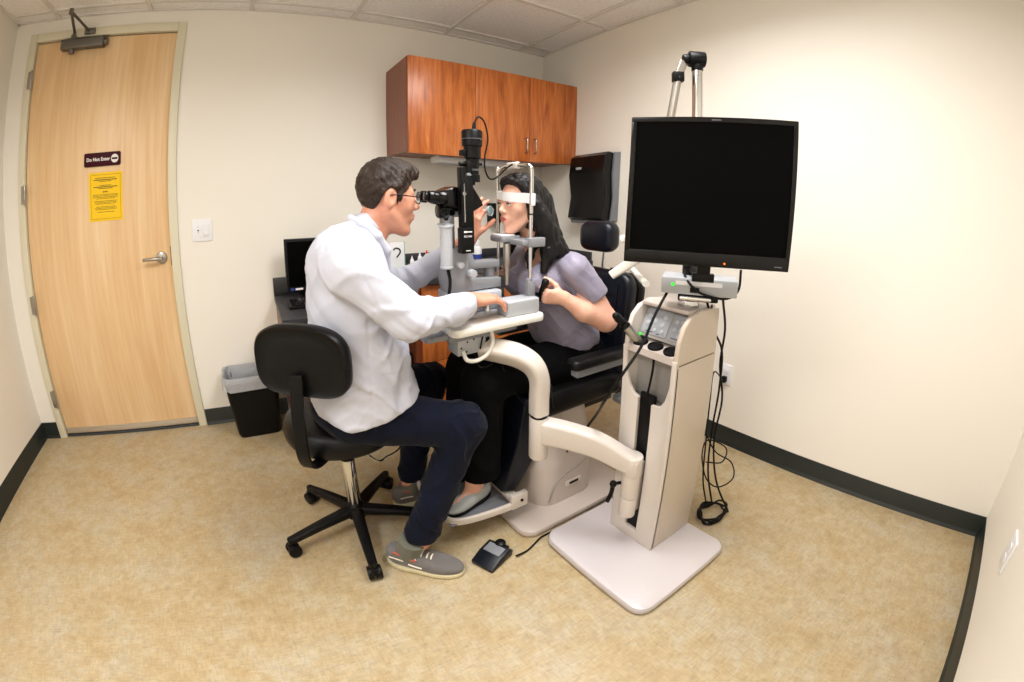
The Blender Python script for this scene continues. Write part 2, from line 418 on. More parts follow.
# signs on the door
b = MB(); sc = (oy(84, 155, .012)+oy(123, 163, .012))/2
sx0, sx1, sz = .405, .64, 1.552
b.rbox((sx0, .002, sz-.037), (sx1, .011, sz+.037), .01, 1, .002, 0)
text_mb(b, 'Do Not Enter', .0265, frame(((sx0*.605+sx1*.395), .0012, sz), (1, 0, 0), (0, 0, 1)), m=1, bold=.0006)
b.cyl((sx1-.036, .0035, sz), (sx1-.036, .0008, sz), .023, n=28, m=1); b.rbox((sx1-.054, -.0006, sz-.005), (sx1-.018, .002, sz+.005), .003, 1, 0, 2)
solo(b, 'door_sign', ['maroon', 'white_ink', 'maroon'], (.52, .006, sz), 'maroon sign reading Do Not Enter with a white no entry disc, on the maple door', 'sign')
b = MB(); x0, x1, z0, z1 = .435, .65, 1.222, 1.482
b.box((x0, .0095, z0), (x1, .0118, z1)); 
for (a0, a1, c0, c1) in ((x0+.012, x1-.012, z0+.012, z0+.0135), (x0+.012, x1-.012, z1-.0135, z1-.012), (x0+.012, x0+.0135, z0+.012, z1-.012), (x1-.0135, x1-.012, z0+.012, z1-.012)):
    b.box((a0, .009, c0), (a1, .0096, c1), m=1)
xc = (x0+x1)/2; rnd = random.Random(3)
for dz, wd, hh, mm in ((.030, .13, .004, 1), (.040, .15, .005, 2), (.048, .08, .004, 1), (.070, .07, .004, 1), (.078, .15, .005, 2), (.086, .09, .004, 2), (.105, .035, .005, 2), (.119, .16, .003, 1), (.126, .16, .003, 1), (.133, .16, .003, 1), (.140, .12, .003, 1), (.154, .15, .003, 1), (.161, .14, .003, 1), (.168, .13, .003, 1), (.184, .12, .003, 1), (.191, .14, .003, 1), (.198, .13, .003, 1), (.212, .11, .003, 1)):
    xx = xc-wd/2
    while xx < xc+wd/2:
        ww = rnd.uniform(.006, .016); b.box((xx, .0088, z1-dz-hh/2), (min(xx+ww, xc+wd/2), .0096, z1-dz+hh/2), m=mm); xx += ww+.003
solo(b, 'paper_notice', ['yellow', 'brown_ink', 'black_ink'], (xc, .01, z0), 'yellow printed paper notice below the maroon sign on the door', 'notice')

# light switch plate right of the door
b = MB(); x0, x1, z0, z1 = 1.058, 1.172, 1.075, 1.193
b.rbox((x0, -.007, z0), (x1, 0, z1), .006, 1, .002, 0); xr = x1-.034
t = thing('light_switch', (1.115, 0, 1.13), 'white light switch plate on the back wall right of the door', 'light switch')
part(b, 'cover_plate', 'white_plastic', t)
b = MB(); b.prism([(-.011, z0+.03), (-.007, z0+.03), (-.012, z1-.03), (-.0125, z1-.03)], 0, xr-.0165, xr+.0165)
b.box((xr-.017, -.009, z0+.028), (xr+.017, -.006, z1-.028)); b.box((xr-.016, -.0125, z0+.029), (xr+.016, -.0085, z0+.058), .001); part(b, 'rocker', 'white_plastic', t)
b = MB(); xl = x0+.035
for dz, r in ((-.012, .002), (0, .0045), (.02, .002)): b.cyl((xl, -.0085, (z0+z1)/2+dz), (xl, -.006, (z0+z1)/2+dz), r, n=10)
part(b, 'indicator_dots', 'black_plastic', t)
# outlet on the right wall
t = thing('wall_outlet', (W, -1.607, .39), 'white wall outlet on the right wall behind the instrument stand cables', 'outlet')
b = MB(); b.rbox((W-.006, -1.642, .335), (W, -1.572, .447), .006, 0, .002); part(b, 'cover_plate', 'white_plastic', t)
b = MB(); b.rbox((W-.03, -1.620, .352), (W-.006, -1.594, .384), .006, 0, .002); part(b, 'plug', 'black_plastic', t)
b = MB(); b.rbox((W-.009, -1.622, .398), (W-.006, -1.592, .43), .008, 0, .001); part(b, 'socket_face', 'white_plastic', t)
# plate on the front wall
t = thing('wall_plate', (2.80, E, .36), 'small white wall plate low on the near wall, right of the room corner', 'wall plate')
b = MB(); b.rbox((2.765, E, .30), (2.85, E+.008, .42), .006, 1, .002); part(b, 'cover_plate', 'white_plastic', t)
b = MB(); b.rbox((2.79, E+.008, .365), (2.82, E+.011, .39), .006, 1); b.rbox((2.79, E+.008, .325), (2.82, E+.011, .35), .006, 1); part(b, 'socket_face', 'white_plastic', t)

# ceiling lights: recessed troffers with a white lens (just above and behind the camera's view)
M['lamp'] = emit('troffer_lens', (1.0, .985, .965), 3.5)
for i, (x, y, pw, lb) in enumerate(((.439, -2.136, 28, 'recessed ceiling light panel over the left side of the room'), (2.268, -1.85, 33, 'recessed ceiling light panel above the instrument stand'))):
    t = thing('ceiling_light', (x, y, H), lb, 'ceiling light', 'ceiling light panels')
    b = MB(); hx, hy = .29, .56
    for (a0, a1, c0, c1) in ((-hx, hx, -hy, -hy+.02), (-hx, hx, hy-.02, hy), (-hx, -hx+.02, -hy, hy), (hx-.02, hx, -hy, hy)): b.box((x+a0, y+c0, H-.012), (x+a1, y+c1, H-.0005))
    part(b, 'light_frame', 'tbar', t)
    b = MB(); b.box((x-hx+.02, y-hy+.02, H-.008), (x+hx-.02, y+hy-.02, H-.003)); part(b, 'diffuser', 'lamp', t)
    ld = bpy.data.lights.new('troffer_lamp', 'AREA'); ld.shape = 'RECTANGLE'; ld.size = .52; ld.size_y = 1.06; ld.energy = pw; ld.color = (1.0, .985, .965); ld.spread = math.radians(162)
    lo_ = bpy.data.objects.new('troffer_lamp', ld); COL.objects.link(lo_); lo_.parent = t; lo_.location = (0, 0, -.014)

# ================================================================ CASEWORK
# wall cabinet
D = .395; cx0, cz0, cz1 = 2.188, 1.535, 2.064
t = thing('wall_cabinet', (2.8, 0, cz0), 'cherry wood wall cabinet with three doors in the back right corner', 'cabinet')
b = MB(); b.box((cx0, -D+.019, cz0+.012), (cx0+.019, -.001, cz1)); b.box((cx0+.019, -D+.019, cz0+.012), (W-.001, -.001, cz0+.03)); b.box((cx0+.019, -D+.019, cz1-.018), (W-.001, -.001, cz1)); b.box((cx0+.019, -.012, cz0+.03), (W-.001, -.001, cz1-.018)); b.box((cx0, -D+.019, cz0), (W-.001, -D+.04, cz0+.012))
b.box((W-.02, -D+.019, cz0+.03), (W-.001, -.012, cz1-.018)); part(b, 'carcass', 'cherry_side', t)
xs = [cx0, 2.605, 3.005, W-.002]
for i in range(3):
    b = MB(); b.box((xs[i]+.0015, -D, cz0+.001), (xs[i+1]-.0015, -D+.018, cz1-.001), .001); dr = part(b, 'door', 'cherry', t)
    if i > 0:
        hx = xs[2]-.035 if i == 1 else xs[2]+.035
        b = MB(); b.tube([(hx, -D, cz0+.055), (hx, -D-.024, cz0+.062), (hx, -D-.026, cz0+.1), (hx, -D-.024, cz0+.138), (hx, -D, cz0+.145)], .0045, 8); part(b, 'handle', 'steel', dr)
t = thing('under_cabinet_light', (2.74, -.2, cz0), 'slim white light fixture mounted under the cherry wall cabinet', 'light fixture')
b = MB(); b.rbox((2.42, -.26, cz0-.028), (3.06, -.13, cz0+.012), .012, 0, .002); part(b, 'housing', 'white_plastic', t)
b = MB(); b.box((2.44, -.245, cz0-.031), (3.04, -.145, cz0-.027)); part(b, 'lens', 'cast_lt', t)

# desk section and taller base cabinet
zc = .745; zd = .865; xd = 2.16
t = thing('desk_cabinet', (1.8, -.3, 0), 'low cherry desk section with dark kneehole under the computer', 'cabinet')
b = MB(); b.box((1.497, -.55, .1), (1.515, -.002, zc-.038)); b.box((1.515, -.55, zc-.12), (xd, -.53, zc-.038)); b.box((xd-.018, -.55, .1), (xd-.001, -.002, zc-.038)); b.box((1.515, -.02, .1), (xd-.018, -.002, zc-.038)); part(b, 'side_panels', 'cherry_side', t)
b = MB(); b.box((1.497, -.553, zc-.30), (1.60, -.5505, zc-.04)); b.box((1.497, -.553, 0.1), (1.53, -.5505, zc-.30)); part(b, 'front_stile', 'cherry', t)
t = thing('worktop', (1.8, -.3, zc-.038), 'charcoal desk worktop with backsplash under the small computer', 'worktop')
b = MB(); b.rbox((1.49, -.60, zc-.036), (xd-.001, -.001, zc), .004, 0); b.box((1.49, -.02, zc), (xd-.001, -.001, zc+.095), .002); part(b, 'slab', 'worktop', t)
t = thing('base_cabinet', (2.8, -.3, 0), 'cherry base cabinet with drawers behind the slit lamp table', 'cabinet')
b = MB(); b.box((xd, -.55, .1), (W-.001, -.002, zd-.038)); b.box((xd+.02, -.49, .0), (W-.001, -.02, .1)); part(b, 'carcass', 'cherry_side', t)
zz = [.105, .385, .53, .665, zd-.045]
for x0, x1 in ((xd+.012, 2.77), (2.77, W-.004)):
    for i in range(4):
        b = MB(); b.box((x0+.002, -.57, zz[i]+.002), (x1-.002, -.5505, zz[i+1]-.002), .001); dr = part(b, 'drawer', 'cherry', t)
        xm = (x0+x1)/2; zm = zz[i+1]-.06
        b = MB(); b.tube([(xm-.05, -.57, zm), (xm-.045, -.595, zm), (xm+.045, -.595, zm), (xm+.05, -.57, zm)], .0045, 8, sub=3); part(b, 'handle', 'steel', dr)
t = thing('worktop', (2.8, -.3, zd-.038), 'charcoal worktop with backsplash behind the slit lamp', 'worktop')
b = MB(); b.rbox((xd+.0, -.61, zd-.036), (W-.001, -.001, zd), .004, 0); b.box((xd, -.02, zd), (W-.001, -.001, zd+.06), .002); b.box((W-.02, -.6, zd), (W-.001, -.02, zd+.06), .002); part(b, 'slab', 'worktop', t)

# small computer: display, keyboard, tower
sl = oy(286, 237, -.17); sr_ = oy(331, 290, -.17)
mx0, mx1, mz0, mz1 = 1.555, 1.92, zc+.035, 1.07
t = thing('computer_display', (1.72, -.15, zc), 'small black computer display on the low desk behind the man', 'computer display')
b = MB(); b.rbox((mx0, -.17, mz0), (mx1, -.135, mz1), .006, 1, .003); b.box((mx0+.05, -.135, mz0+.03), (mx1-.05, -.105, mz1-.04), .01); part(b, 'casing', 'black_plastic', t)
b = MB(); b.box((mx0+.014, -.172, mz0+.03), (mx1-.014, -.1705, mz1-.014)); part(b, 'screen', 'screen', t)
b = MB(); b.rbox((1.63, -.22, zc), (1.81, -.05, zc+.012), .03, 2, .003); b.box((1.70, -.13, zc+.01), (1.745, -.105, mz0+.05), .004); part(b, 'stand', 'black_plastic', t)
b = MB(); b.box((mx0+.02, -.1735, mz0+.008), (mx0+.038, -.1705, mz0+.022), m=0); b.box((mx0+.045, -.1735, mz0+.01), (mx0+.085, -.1705, mz0+.02), m=1); part(b, 'stickers', ['blue', 'white_ink'], t)
t = thing('keyboard', (1.72, -.36, zc), 'black keyboard in front of the small display on the low desk', 'keyboard')
b = MB(); b.rbox((1.54, -.43, zc), (1.94, -.28, zc+.016), .01, 2, .003); kb = part(b, 'keyboard_body', 'black_plastic', t)
b = MB()
for r in range(5):
    for c_ in range(18):
        xk = 1.552+c_*.0212; yk = -.42+r*.027; b.box((xk, yk, zc+.014), (xk+.018, yk+.022, zc+.023), .002, seg=1)
kk = part(b, 'keys', 'grey_key' if 'grey_key' in M else 'black_gloss', t); kk['kind'] = 'stuff'
t = thing('computer_tower', (2.06, -.32, 0), 'black computer tower on the floor in the desk kneehole', 'computer')
b = MB(); b.box((1.96, -.52, .0), (2.13, -.08, .44), .006); tw = part(b, 'case', 'black_plastic', t)
b = MB(); b.box((1.968, -.528, .02), (2.122, -.52, .43), .003); part(b, 'front_bezel', 'grey_plastic', t)

# trash bin with liner
t = thing('trash_bin', (1.303, -.15, 0), 'black trash bin with a clear liner against the wall right of the door', 'trash bin')
def bin_ring(z, grow=0):
    f = z/.36; a, c = (.125+.03*f+grow), (.085+.02*f+grow)
    return a, c
b = MB(); b2 = bmesh.new(); rings = []
def rr(a, c, r, z, jit=0, n=6):
    pts = []
    for sx_, sy_, a0 in ((1, 1, 0), (-1, 1, 90), (-1, -1, 180), (1, -1, 270)):
        for k in range(n+1):
            an = math.radians(a0+90*k/n); pts.append((1.303+sx_*(a-r)+r*math.cos(an)+random.uniform(-jit, jit), -.150+sy_*(c-r)+r*math.sin(an)+random.uniform(-jit, jit), z+random.uniform(-jit, jit)))
    return pts
def loft(bmx, loops, cap0=True, cap1=False):
    R_ = [[bmx.verts.new(p) for p in lp] for lp in loops]
    for A, B in zip(R_, R_[1:]):
        for k in range(len(A)): bmx.faces.new((A[k], A[(k+1) % len(A)], B[(k+1) % len(B)], B[k]))
    if cap0: bmx.faces.new(R_[0][::-1])
    if cap1: bmx.faces.new(R_[-1])
    bmesh.ops.recalc_face_normals(bmx, faces=bmx.faces)
loft(b2, [rr(.118, .085, .03, .0), rr(.126, .09, .03, .02), rr(.150, .107, .035, .34), rr(.155, .112, .037, .34), rr(.155, .112, .037, .36), rr(.149, .106, .034, .36), rr(.122, .085, .028, .015)], True, True)
b._merge(b2); part(b, 'bin_body', 'black_plastic', t)
b = MB(); b2 = bmesh.new()
loft(b2, [rr(.161, .118, .037, .295, .004, 8), rr(.160, .117, .037, .33, .003, 8), rr(.160, .117, .037, .364, .002, 8), rr(.146, .103, .034, .366, .003, 8), rr(.140, .098, .03, .30, .008, 8), rr(.11, .07, .03, .20, .01, 8)], False, True)
b._merge(b2); part(b, 'bin_liner', 'liner', t, 180)

# small things on the counter
def bottle(x, y, z, r, h, cap, lab, capm='white_plastic', stripe=None, group=None):
    t = thing('bottle', (x, y, z), lab, 'bottle', 'bottles on the counter')
    b = MB(); b.lathe([(0, 0), (r*.95, 0), (r, .004), (r, h*.62), (r*.9, h*.7), (r*.45, h*.78), (r*.45, h*.84), (0, h*.84)], (x, y, z), n=20); part(b, 'bottle_body', 'white_plastic', t)
    b = MB(); b.lathe([(r*.5, h*.80), (r*.5, h*.84), (r*.28, h*.9), (r*.12, h), (0, h)] if cap == 'cone' else [(r*.55, h*.79), (r*.55, h*.97), (r*.5, h), (0, h)], (x, y, z), n=16); part(b, 'cap', capm, t)
    if stripe: b = MB(); b.cyl((x, y, z+h*.15), (x, y, z+h*.42), r+.0007, n=20); part(b, 'bottle_label', stripe, t)
q = oy(415.5, 262, -.30); bottle(q.x-.02, -.30, zd, .012, .085, 'cone', 'small white dropper bottle left of the red capped bottle on the counter')
q = oy(420, 262, -.26); bottle(q.x, -.26, zd, .013, .10, 'cone', 'thin white dropper bottle with pointed white cap on the counter')
q = oy(427, 262, -.30); bottle(q.x, -.30, zd, .017, .115, 'cone', 'white dropper bottle with pointed red cap on the counter', 'red')
q = oy(477, 262, -.30); bottle(q.x, -.30, zd, .032, .16, 'flat', 'white bottle with a dark blue label behind the slit lamp', 'white_plastic', 'blue')
q = oy(399, 250, -.22)
t = thing('card_holder', (q.x, -.22, zd), 'upright white card with a black hook mark behind the man chin', 'card holder')
b = MB(); b.box((q.x-.055, -.222, zd), (q.x+.03, -.214, zd+.16), .001); part(b, 'card', 'white_plastic', t)
b = MB(); b.box((q.x+.03, -.224, zd), (q.x+.034, -.212, zd+.165)); b.box((q.x-.055, -.25, zd), (q.x+.034, -.19, zd+.004)); part(b, 'holder_edge', 'green_edge', t)
hc = Vector((q.x-.016, -.2235, zd+.105))
b = MB(); b.tube([hc+Vector((.022*math.cos(a), 0, .022*math.sin(a))) for a in [math.radians(150-40*i) for i in range(6)]]+[hc+Vector((.0, 0, -.034))], .0045, 8, sub=3); part(b, 'hook_mark', 'black_ink', t)
# dark dispenser on the back wall behind the patient's face
q0 = oy(487, 203, -.01); 
t = thing('soap_dispenser', (q0.x+.05, 0, q0.z-.2), 'small black dispenser on the back wall behind the slit lamp', 'dispenser')
b = MB(); b.rbox((q0.x+.0, -.09, q0.z-.145), (q0.x+.075, -.002, q0.z+.0), .012, 0, .006); part(b, 'dispenser_body', 'black_plastic', t)
b = MB(); b.rbox((q0.x+.01, -.096, q0.z-.16), (q0.x+.065, -.03, q0.z-.143), .01, 2, .002); part(b, 'push_bar', 'grey_plastic', t)

# towel dispenser on the right wall
t = thing('towel_dispenser', (W, -.57, 1.15), 'large black paper towel dispenser on the right wall', 'dispenser')
y0_, y1_ = -.815, -.45; zb, zt = 1.15, 1.585
prof = [(W-.002, zb+.01), (W-.095, zb+.0), (W-.125, zb+.02), (W-.105, zb+.16), (W-.13, zb+.30), (W-.115, zt-.02), (W-.08, zt+.0), (W-.002, zt-.01)]
b = MB(); b.prism([(a, z) for a, z in prof], 1, y0_+.02, y1_-.02, .012, seg=3); part(b, 'front_cover', 'black_gloss', t, 30)
b = MB()
for ya, yb in ((y0_, y0_+.022), (y1_-.022, y1_)): b.prism([(W-.002, zb), (W-.06, zb), (W-.045, zb+.15), (W-.06, zb+.30), (W-.05, zt-.005), (W-.002, zt)], 1, ya, yb, .006)
part(b, 'side_cheek', 'grey_plastic', t)
b = MB(); b.box((W-.10, y0_+.03, zb-.018), (W-.02, y1_-.03, zb+.006), .006); part(b, 'outlet_tray', 'grey_plastic', t)
b = MB(); b.box((W-.09, y0_+.1, zb-.022), (W-.04, y1_-.1, zb-.017), .001); part(b, 'towel_edge', 'white_plastic', t)
b = MB(); b.box((W-.1335, (y0_+y1_)/2+.04, zt-.10), (W-.121, (y0_+y1_)/2+.085, zt-.085), .001); part(b, 'badge', 'cast_lt', t)
# ================================================================ helper: sweep of a rounded rectangle
def sweep(b, path, sizes, r=.3, up=(0, 0, 1), m=0, n=4, sub=6):
    P = [Vector(p) for p in path]; Z = [Vector((*s, 0)) for s in sizes]
    def cr(Q, i, t):
        p0 = Q[i-1] if i > 0 else Q[0]*2-Q[1]; p1, p2 = Q[i], Q[i+1]; p3 = Q[i+2] if i+2 < len(Q) else Q[-1]*2-Q[-2]
        return .5*((2*p1)+(-p0+p2)*t+(2*p0-5*p1+4*p2-p3)*t*t+(-p0+3*p1-3*p2+p3)*t**3)
    PP, ZZ = [], []
    for i in range(len(P)-1):
        for k in range(sub): PP.append(cr(P, i, k/sub)); ZZ.append(cr(Z, i, k/sub))
    PP.append(P[-1]); ZZ.append(Z[-1]); b2 = bmesh.new(); loops = []; side = None
    for i, p in enumerate(PP):
        t = (PP[min(i+1, len(PP)-1)]-PP[max(0, i-1)]).normalized()
        if side is None: side = t.cross(Vector(up)).normalized()
        side = (side-t*side.dot(t)).normalized(); u = side.cross(t)
        w_, h_ = ZZ[i].x/2, ZZ[i].y/2; rr_ = r*min(w_, h_)*2; lp = []
        for sx_, sy_, a0 in ((1, 1, 0), (-1, 1, 90), (-1, -1, 180), (1, -1, 270)):
            for k in range(n+1):
                an = math.radians(a0+90*k/n); lp.append(p+side*(sx_*(w_-rr_)+rr_*math.cos(an))+u*(sy_*(h_-rr_)+rr_*math.sin(an)))
        loops.append([b2.verts.new(q) for q in lp])
    for A, B in zip(loops, loops[1:]):
        for k in range(len(A)): b2.faces.new((A[k], A[(k+1) % len(A)], B[(k+1) % len(B)], B[k]))
    b2.faces.new(loops[0][::-1]); b2.faces.new(loops[-1]); bmesh.ops.recalc_face_normals(b2, faces=b2.faces)
    return b._merge(b2, m)
def lever(t, a, d, down=.075, name='clamp_lever'):
    a = Vector(a); d = Vector(d).normalized()
    b = MB(); b.cyl(a, a+d*.03, .006); b.ball(a+d*.034, .013); b.tube([a+d*.034, a+d*.038+Vector((0, 0, -down*.5)), a+d*.05+Vector((0, 0, -down))], .0085, 10, taper=(1, .85)); part(b, name, 'black_plastic', t)

# ================================================================ INSTRUMENT STAND
XF, XB, YN, YF = 2.462, 2.692, -1.925, -1.712
t = thing('instrument_stand', (2.5, -1.83, 0), 'tall beige instrument stand with a control panel on a square floor plate', 'instrument stand')
b = MB(); b.rbox((2.215, -2.115, 0), (2.705, -1.60, .036), .055, 2, .013, seg if False else 0) if False else b.rbox((2.215, -2.115, 0), (2.705, -1.60, .036), .055, 2, .013)
part(b, 'floor_plate', 'plate_white', t)
zb = .036
# front plate with a slot and a U-shaped opening above it
ys0, ys1 = -1.842, -1.786
U = [(YF-.018, .775), (YF-.020, .70), (YF-.032, .655), (YF-.05, .632), (ys1, .622)]
U2 = [(ys0, .615), (YN+.05, .622), (YN+.032, .65), (YN+.020, .70), (YN+.018, .775)]
poly = [(YN, zb), (YF, zb), (YF, .79), (YF-.018, .79)]+U+[(ys1, .085), (ys0, .085)]+U2+[(YN+.018, .79), (YN, .79)]
b = MB(); b.prism(poly, 0, XF, XF+.016, .003); part(b, 'front_plate', 'beige', t)
prof = [(XF+.004, zb), (XF+.004, .79), (XF+.010, .845), (XF+.03, .895), (XF+.065, .925), (XF+.12, .94), (XB, .93), (XB, zb)]
prof2 = [(x, z) for x, z in prof]
for ya, yb, mt in ((YN, YN+.016, 'beige_side'), (YF-.016, YF, 'beige')):
    lowp = [(XF+.004, zb), (XF+.004, .772), (XB, .772), (XB, zb)]; top = [(XF+.004, .775)]+prof[1:-1]+[(XB, .775)]
    b = MB(); b.prism(lowp, 1, ya, yb, .003); part(b, 'side_panel', mt, t)
    b = MB(); b.prism(top, 1, ya-.001, yb+.001, .006, seg=3); part(b, 'head_cheek', mt, t)
b = MB(); b.box((XB-.016, YN+.016, zb), (XB-.001, YF-.016, .925), .003); part(b, 'back_panel', 'beige_side', t)
b = MB(); b.box((XF+.07, YN+.014, .925), (XB, YF-.014, .941), .006); part(b, 'top_cap', 'mauve', t)
b = MB(); b.box((XF+.013, ys0-.002, .04), (XF+.03, ys1+.002, .64), .004); part(b, 'slot_track', 'black_plastic', t)
b = MB(); b.tube([(XF+.012, (ys0+ys1)/2, .63), (XF+.03, (ys0+ys1)/2-.002, .72), (XF+.03, (ys0+ys1)/2-.004, .78)], .004); part(b, 'slot_cord', 'rubber', t)
b = MB(); b.box((XF+.062, YN+.016, .60), (XF+.07, YF-.016, .80)); b.box((XF+.016, YN+.016, .60), (XF+.065, YF-.016, .606)); part(b, 'recess_back', 'recess', t)
# ledge with three handle wells
b = MB(); b.prism([(XF+.002, .775), (XF+.08, .79), (XF+.08, .815), (XF+.006, .797)], 1, YN+.017, YF-.017, .003); lg = part(b, 'handle_ledge', 'mauve', t)
wy = [YF-.045, (YN+YF)/2, YN+.045]
b = MB()
for y in wy: b.lathe([(.0, .0005), (.019, .0005), (.021, .004), (.024, .0045), (.026, .001), (.026, -.004)], (XF+.034, y, .807), (-.22, 0, 1), 24)
part(b, 'handle_wells', 'black_plastic', lg)
a = Vector((XF+.034, wy[0], .80)); d = Vector((-.45, .35, .62)).normalized()
b = MB(); b.cyl(a, a+d*.075, .015, .016, m=0, bev=.002); b.cyl(a+d*.075, a+d*.088, .019, .016, m=1); b.cyl(a+d*.088, a+d*.12, .012, .015, m=1, bev=.003); b.ball(a+d*.125, (.013, .013, .013), m=1)
part(b, 'scope_handle', ['steel', 'black_plastic'], t)
b = MB(); b.cyl(Vector((XF+.05, YF-.03, .823)), Vector((XF+.048, YF-.03, .829)), .004, n=10); part(b, 'power_light', 'green_led', t)
# sloping control panel
pa, pb_ = Vector((XF+.052, 0, .822)), Vector((XF+.105, 0, .925)); pn = Vector((-(pb_.z-pa.z), 0, pb_.x-pa.x)).normalized()
mx = frame((pa.x, YF-.018, pa.z), (0, -1, 0), pb_-pa)   # x to the near side, y up the slope, z outwards
b = MB(); Lp = (pb_-pa).length; Wp = (YF-YN)-.036
b.box((0, 0, -.012), (Wp, Lp, 0), .002, mx=mx); cp_ = part(b, 'control_panel', 'recess', t)
b = MB(); b.rbox((.008, .012, 0), (.108, Lp-.01, .003), .006, 2, .001, mx=mx); b.rbox((.116, .012, 0), (Wp-.008, Lp-.014, .003), .006, 2, .001, mx=mx); kp = part(b, 'keypad', 'panel_grey', cp_)
b = MB()
for (bx, by, br) in ((.028, .075, .009), (.026, .05, .008), (.05, .062, .010), (.088, .08, .009), (.082, .052, .008), (.088, .03, .007), (.06, .03, .006), (.132, .075, .008), (.131, .05, .008), (.153, .078, .008), (.153, .052, .008), (.151, .03, .007)):
    b.cyl(mx @ Vector((bx, by, .002)), mx @ Vector((bx, by, .0055)), br, n=16, bev=.001)
for (bx, by, w_) in ((.04, .02, .03), (.075, .018, .012), (.14, .02, .03)): b.box((bx-w_/2, by-.0012, .003), (bx+w_/2, by+.0012, .0036), m=1, mx=mx)
kk = part(b, 'buttons', ['cast_lt', 'black_plastic'], cp_)

# bracket, double-jointed arm to the table
bx_, by_ = XF-.033, (ys0+ys1)/2
b = MB(); b.cyl((bx_, by_, .172), (bx_, by_, .255), .031, n=32, bev=.003); b.cyl((bx_, by_, .258), (bx_, by_, .40), .033, n=32, bev=.003)
b.box((bx_, by_-.018, .18), (XF+.025, by_+.018, .39), .003); part(b, 'arm_bracket', 'beige', t)
lever(t, (bx_-.02, by_+.02, .31), (-1, .45, 0))
J = Vector((2.225, -1.545, 0)); jz = .042
d2 = Vector((bx_, by_, 0))-J; 
b = MB(); b.cyl(J+Vector((0, 0, .315+jz)), J+Vector((0, 0, .478+jz)), .035, n=36, bev=.006)
sweep(b, [J+Vector((0, 0, .465)), J+d2*.3+Vector((0, 0, .462)), J+d2*.62+Vector((0, 0, .445)), J+d2*.9+Vector((0, 0, .405)), J+d2*1.03+Vector((0, 0, .388))],
      [(.062, .094), (.062, .09), (.062, .085), (.066, .075), (.068, .07)], .25)
b.cyl((bx_, by_, .35), (bx_, by_, .425), .0355, n=32, bev=.004)
part(b, 'lower_arm', 'beige', t)
b = MB(); b.cyl(J+Vector((0, 0, .478+jz)), J+Vector((0, 0, .487+jz)), .0325, n=36); part(b, 'joint_ring', 'black_plastic', t)
A1 = Vector((2.075, -1.392, .752))
d1 = (A1-J); d1.z = 0
b = MB(); sweep(b, [J+Vector((0, 0, .487+jz)), J+Vector((0, 0, .58)), J+Vector((0, 0, .655)), J+d1*.12+Vector((0, 0, .705)), J+d1*.36+Vector((0, 0, .733)), J+d1*.68+Vector((0, 0, .745)), A1],
      [(.062, .062), (.062, .062), (.062, .066), (.062, .085), (.066, .085), (.066, .082), (.066, .078)], .28, up=(0, 1, 0)); ua = part(b, 'upper_arm', 'beige', t)
lever(t, J+Vector((.03, .01, .60)), (1, .25, 0), .085)

# pole, jointed lamp arm
PO = Vector((2.594, -1.866, 0))
b = MB(); b.cyl(PO+Vector((0, 0, .935)), PO+Vector((0, 0, 1.70)), .0175, n=28); b.cyl(PO+Vector((0, 0, .938)), PO+Vector((0, 0, .965)), .034, n=28, bev=.004); part(b, 'pole', 'chrome', t)
b = MB(); b.cyl(PO+Vector((.0, 0, 1.695)), PO+Vector((0, 0, 1.72)), .019, n=24, bev=.003)
a = PO+Vector((-.022, .017, 1.735)); c_ = PO+Vector((.020, -.016, 1.735)); b.cyl(a, c_, .026, n=28, bev=.004); b.cyl(a+Vector((-.014, .011, -.004)), a, .017, n=24, bev=.003); part(b, 'pole_joint', 'black_plastic', t)
e0 = PO+Vector((-.035, .028, 1.725)); e1 = od(678, 77, 1.42); e2 = od(667, 114, 1.42); e3 = od(651, 205, 1.45); e3 = Vector((e3.x, e3.y, 1.25))
b = MB(); sweep(b, [e0, e0.lerp(e1, .5), e1], [(.018, .026)]*3, .3); sweep(b, [e1, e1.lerp(e3, .5), e3], [(.022, .024)]*3, .3); part(b, 'lamp_arm', 'steel', t)
b = MB(); b.box((-.018, -.016, -.013), (.018, .016, .013), .003, mx=frame(e1, (1, -.8, 0), (0, 0, 1))); part(b, 'arm_clamp', 'black_plastic', t)
g0 = od(664, 240, 1.62); g1 = od(612, 275, 1.68)
b = MB(); sweep(b, [g0, g0.lerp(g1, .5), g1], [(.03, .045), (.03, .04), (.03, .035)], .3); b.cyl(PO+Vector((0, 0, 1.17)), PO+Vector((0, 0, 1.25)), .03, n=24, bev=.004)
sweep(b, [PO+Vector((0, 0, 1.21)), PO.lerp(g0, .5)*1.0+Vector((0, 0, .605)), g0], [(.03, .04)]*3, .3); part(b, 'tray_arm', 'white_enamel', t)
b = MB(); b.cyl(g1+Vector((0, 0, .012)), g1+Vector((0, 0, .03)), .008); part(b, 'arm_pin', 'black_plastic', t)
h1 = od(623, 239, 1.66); b = MB(); sweep(b, [PO+Vector((0, 0, 1.16)), PO.lerp(h1, .5)+Vector((0, 0, .59)), h1], [(.02, .03)]*3, .3); b.cyl(h1+Vector((0, 0, -.012)), h1+Vector((0, 0, .012)), .014, n=16, bev=.002); part(b, 'tray_handle', 'white_enamel', t)

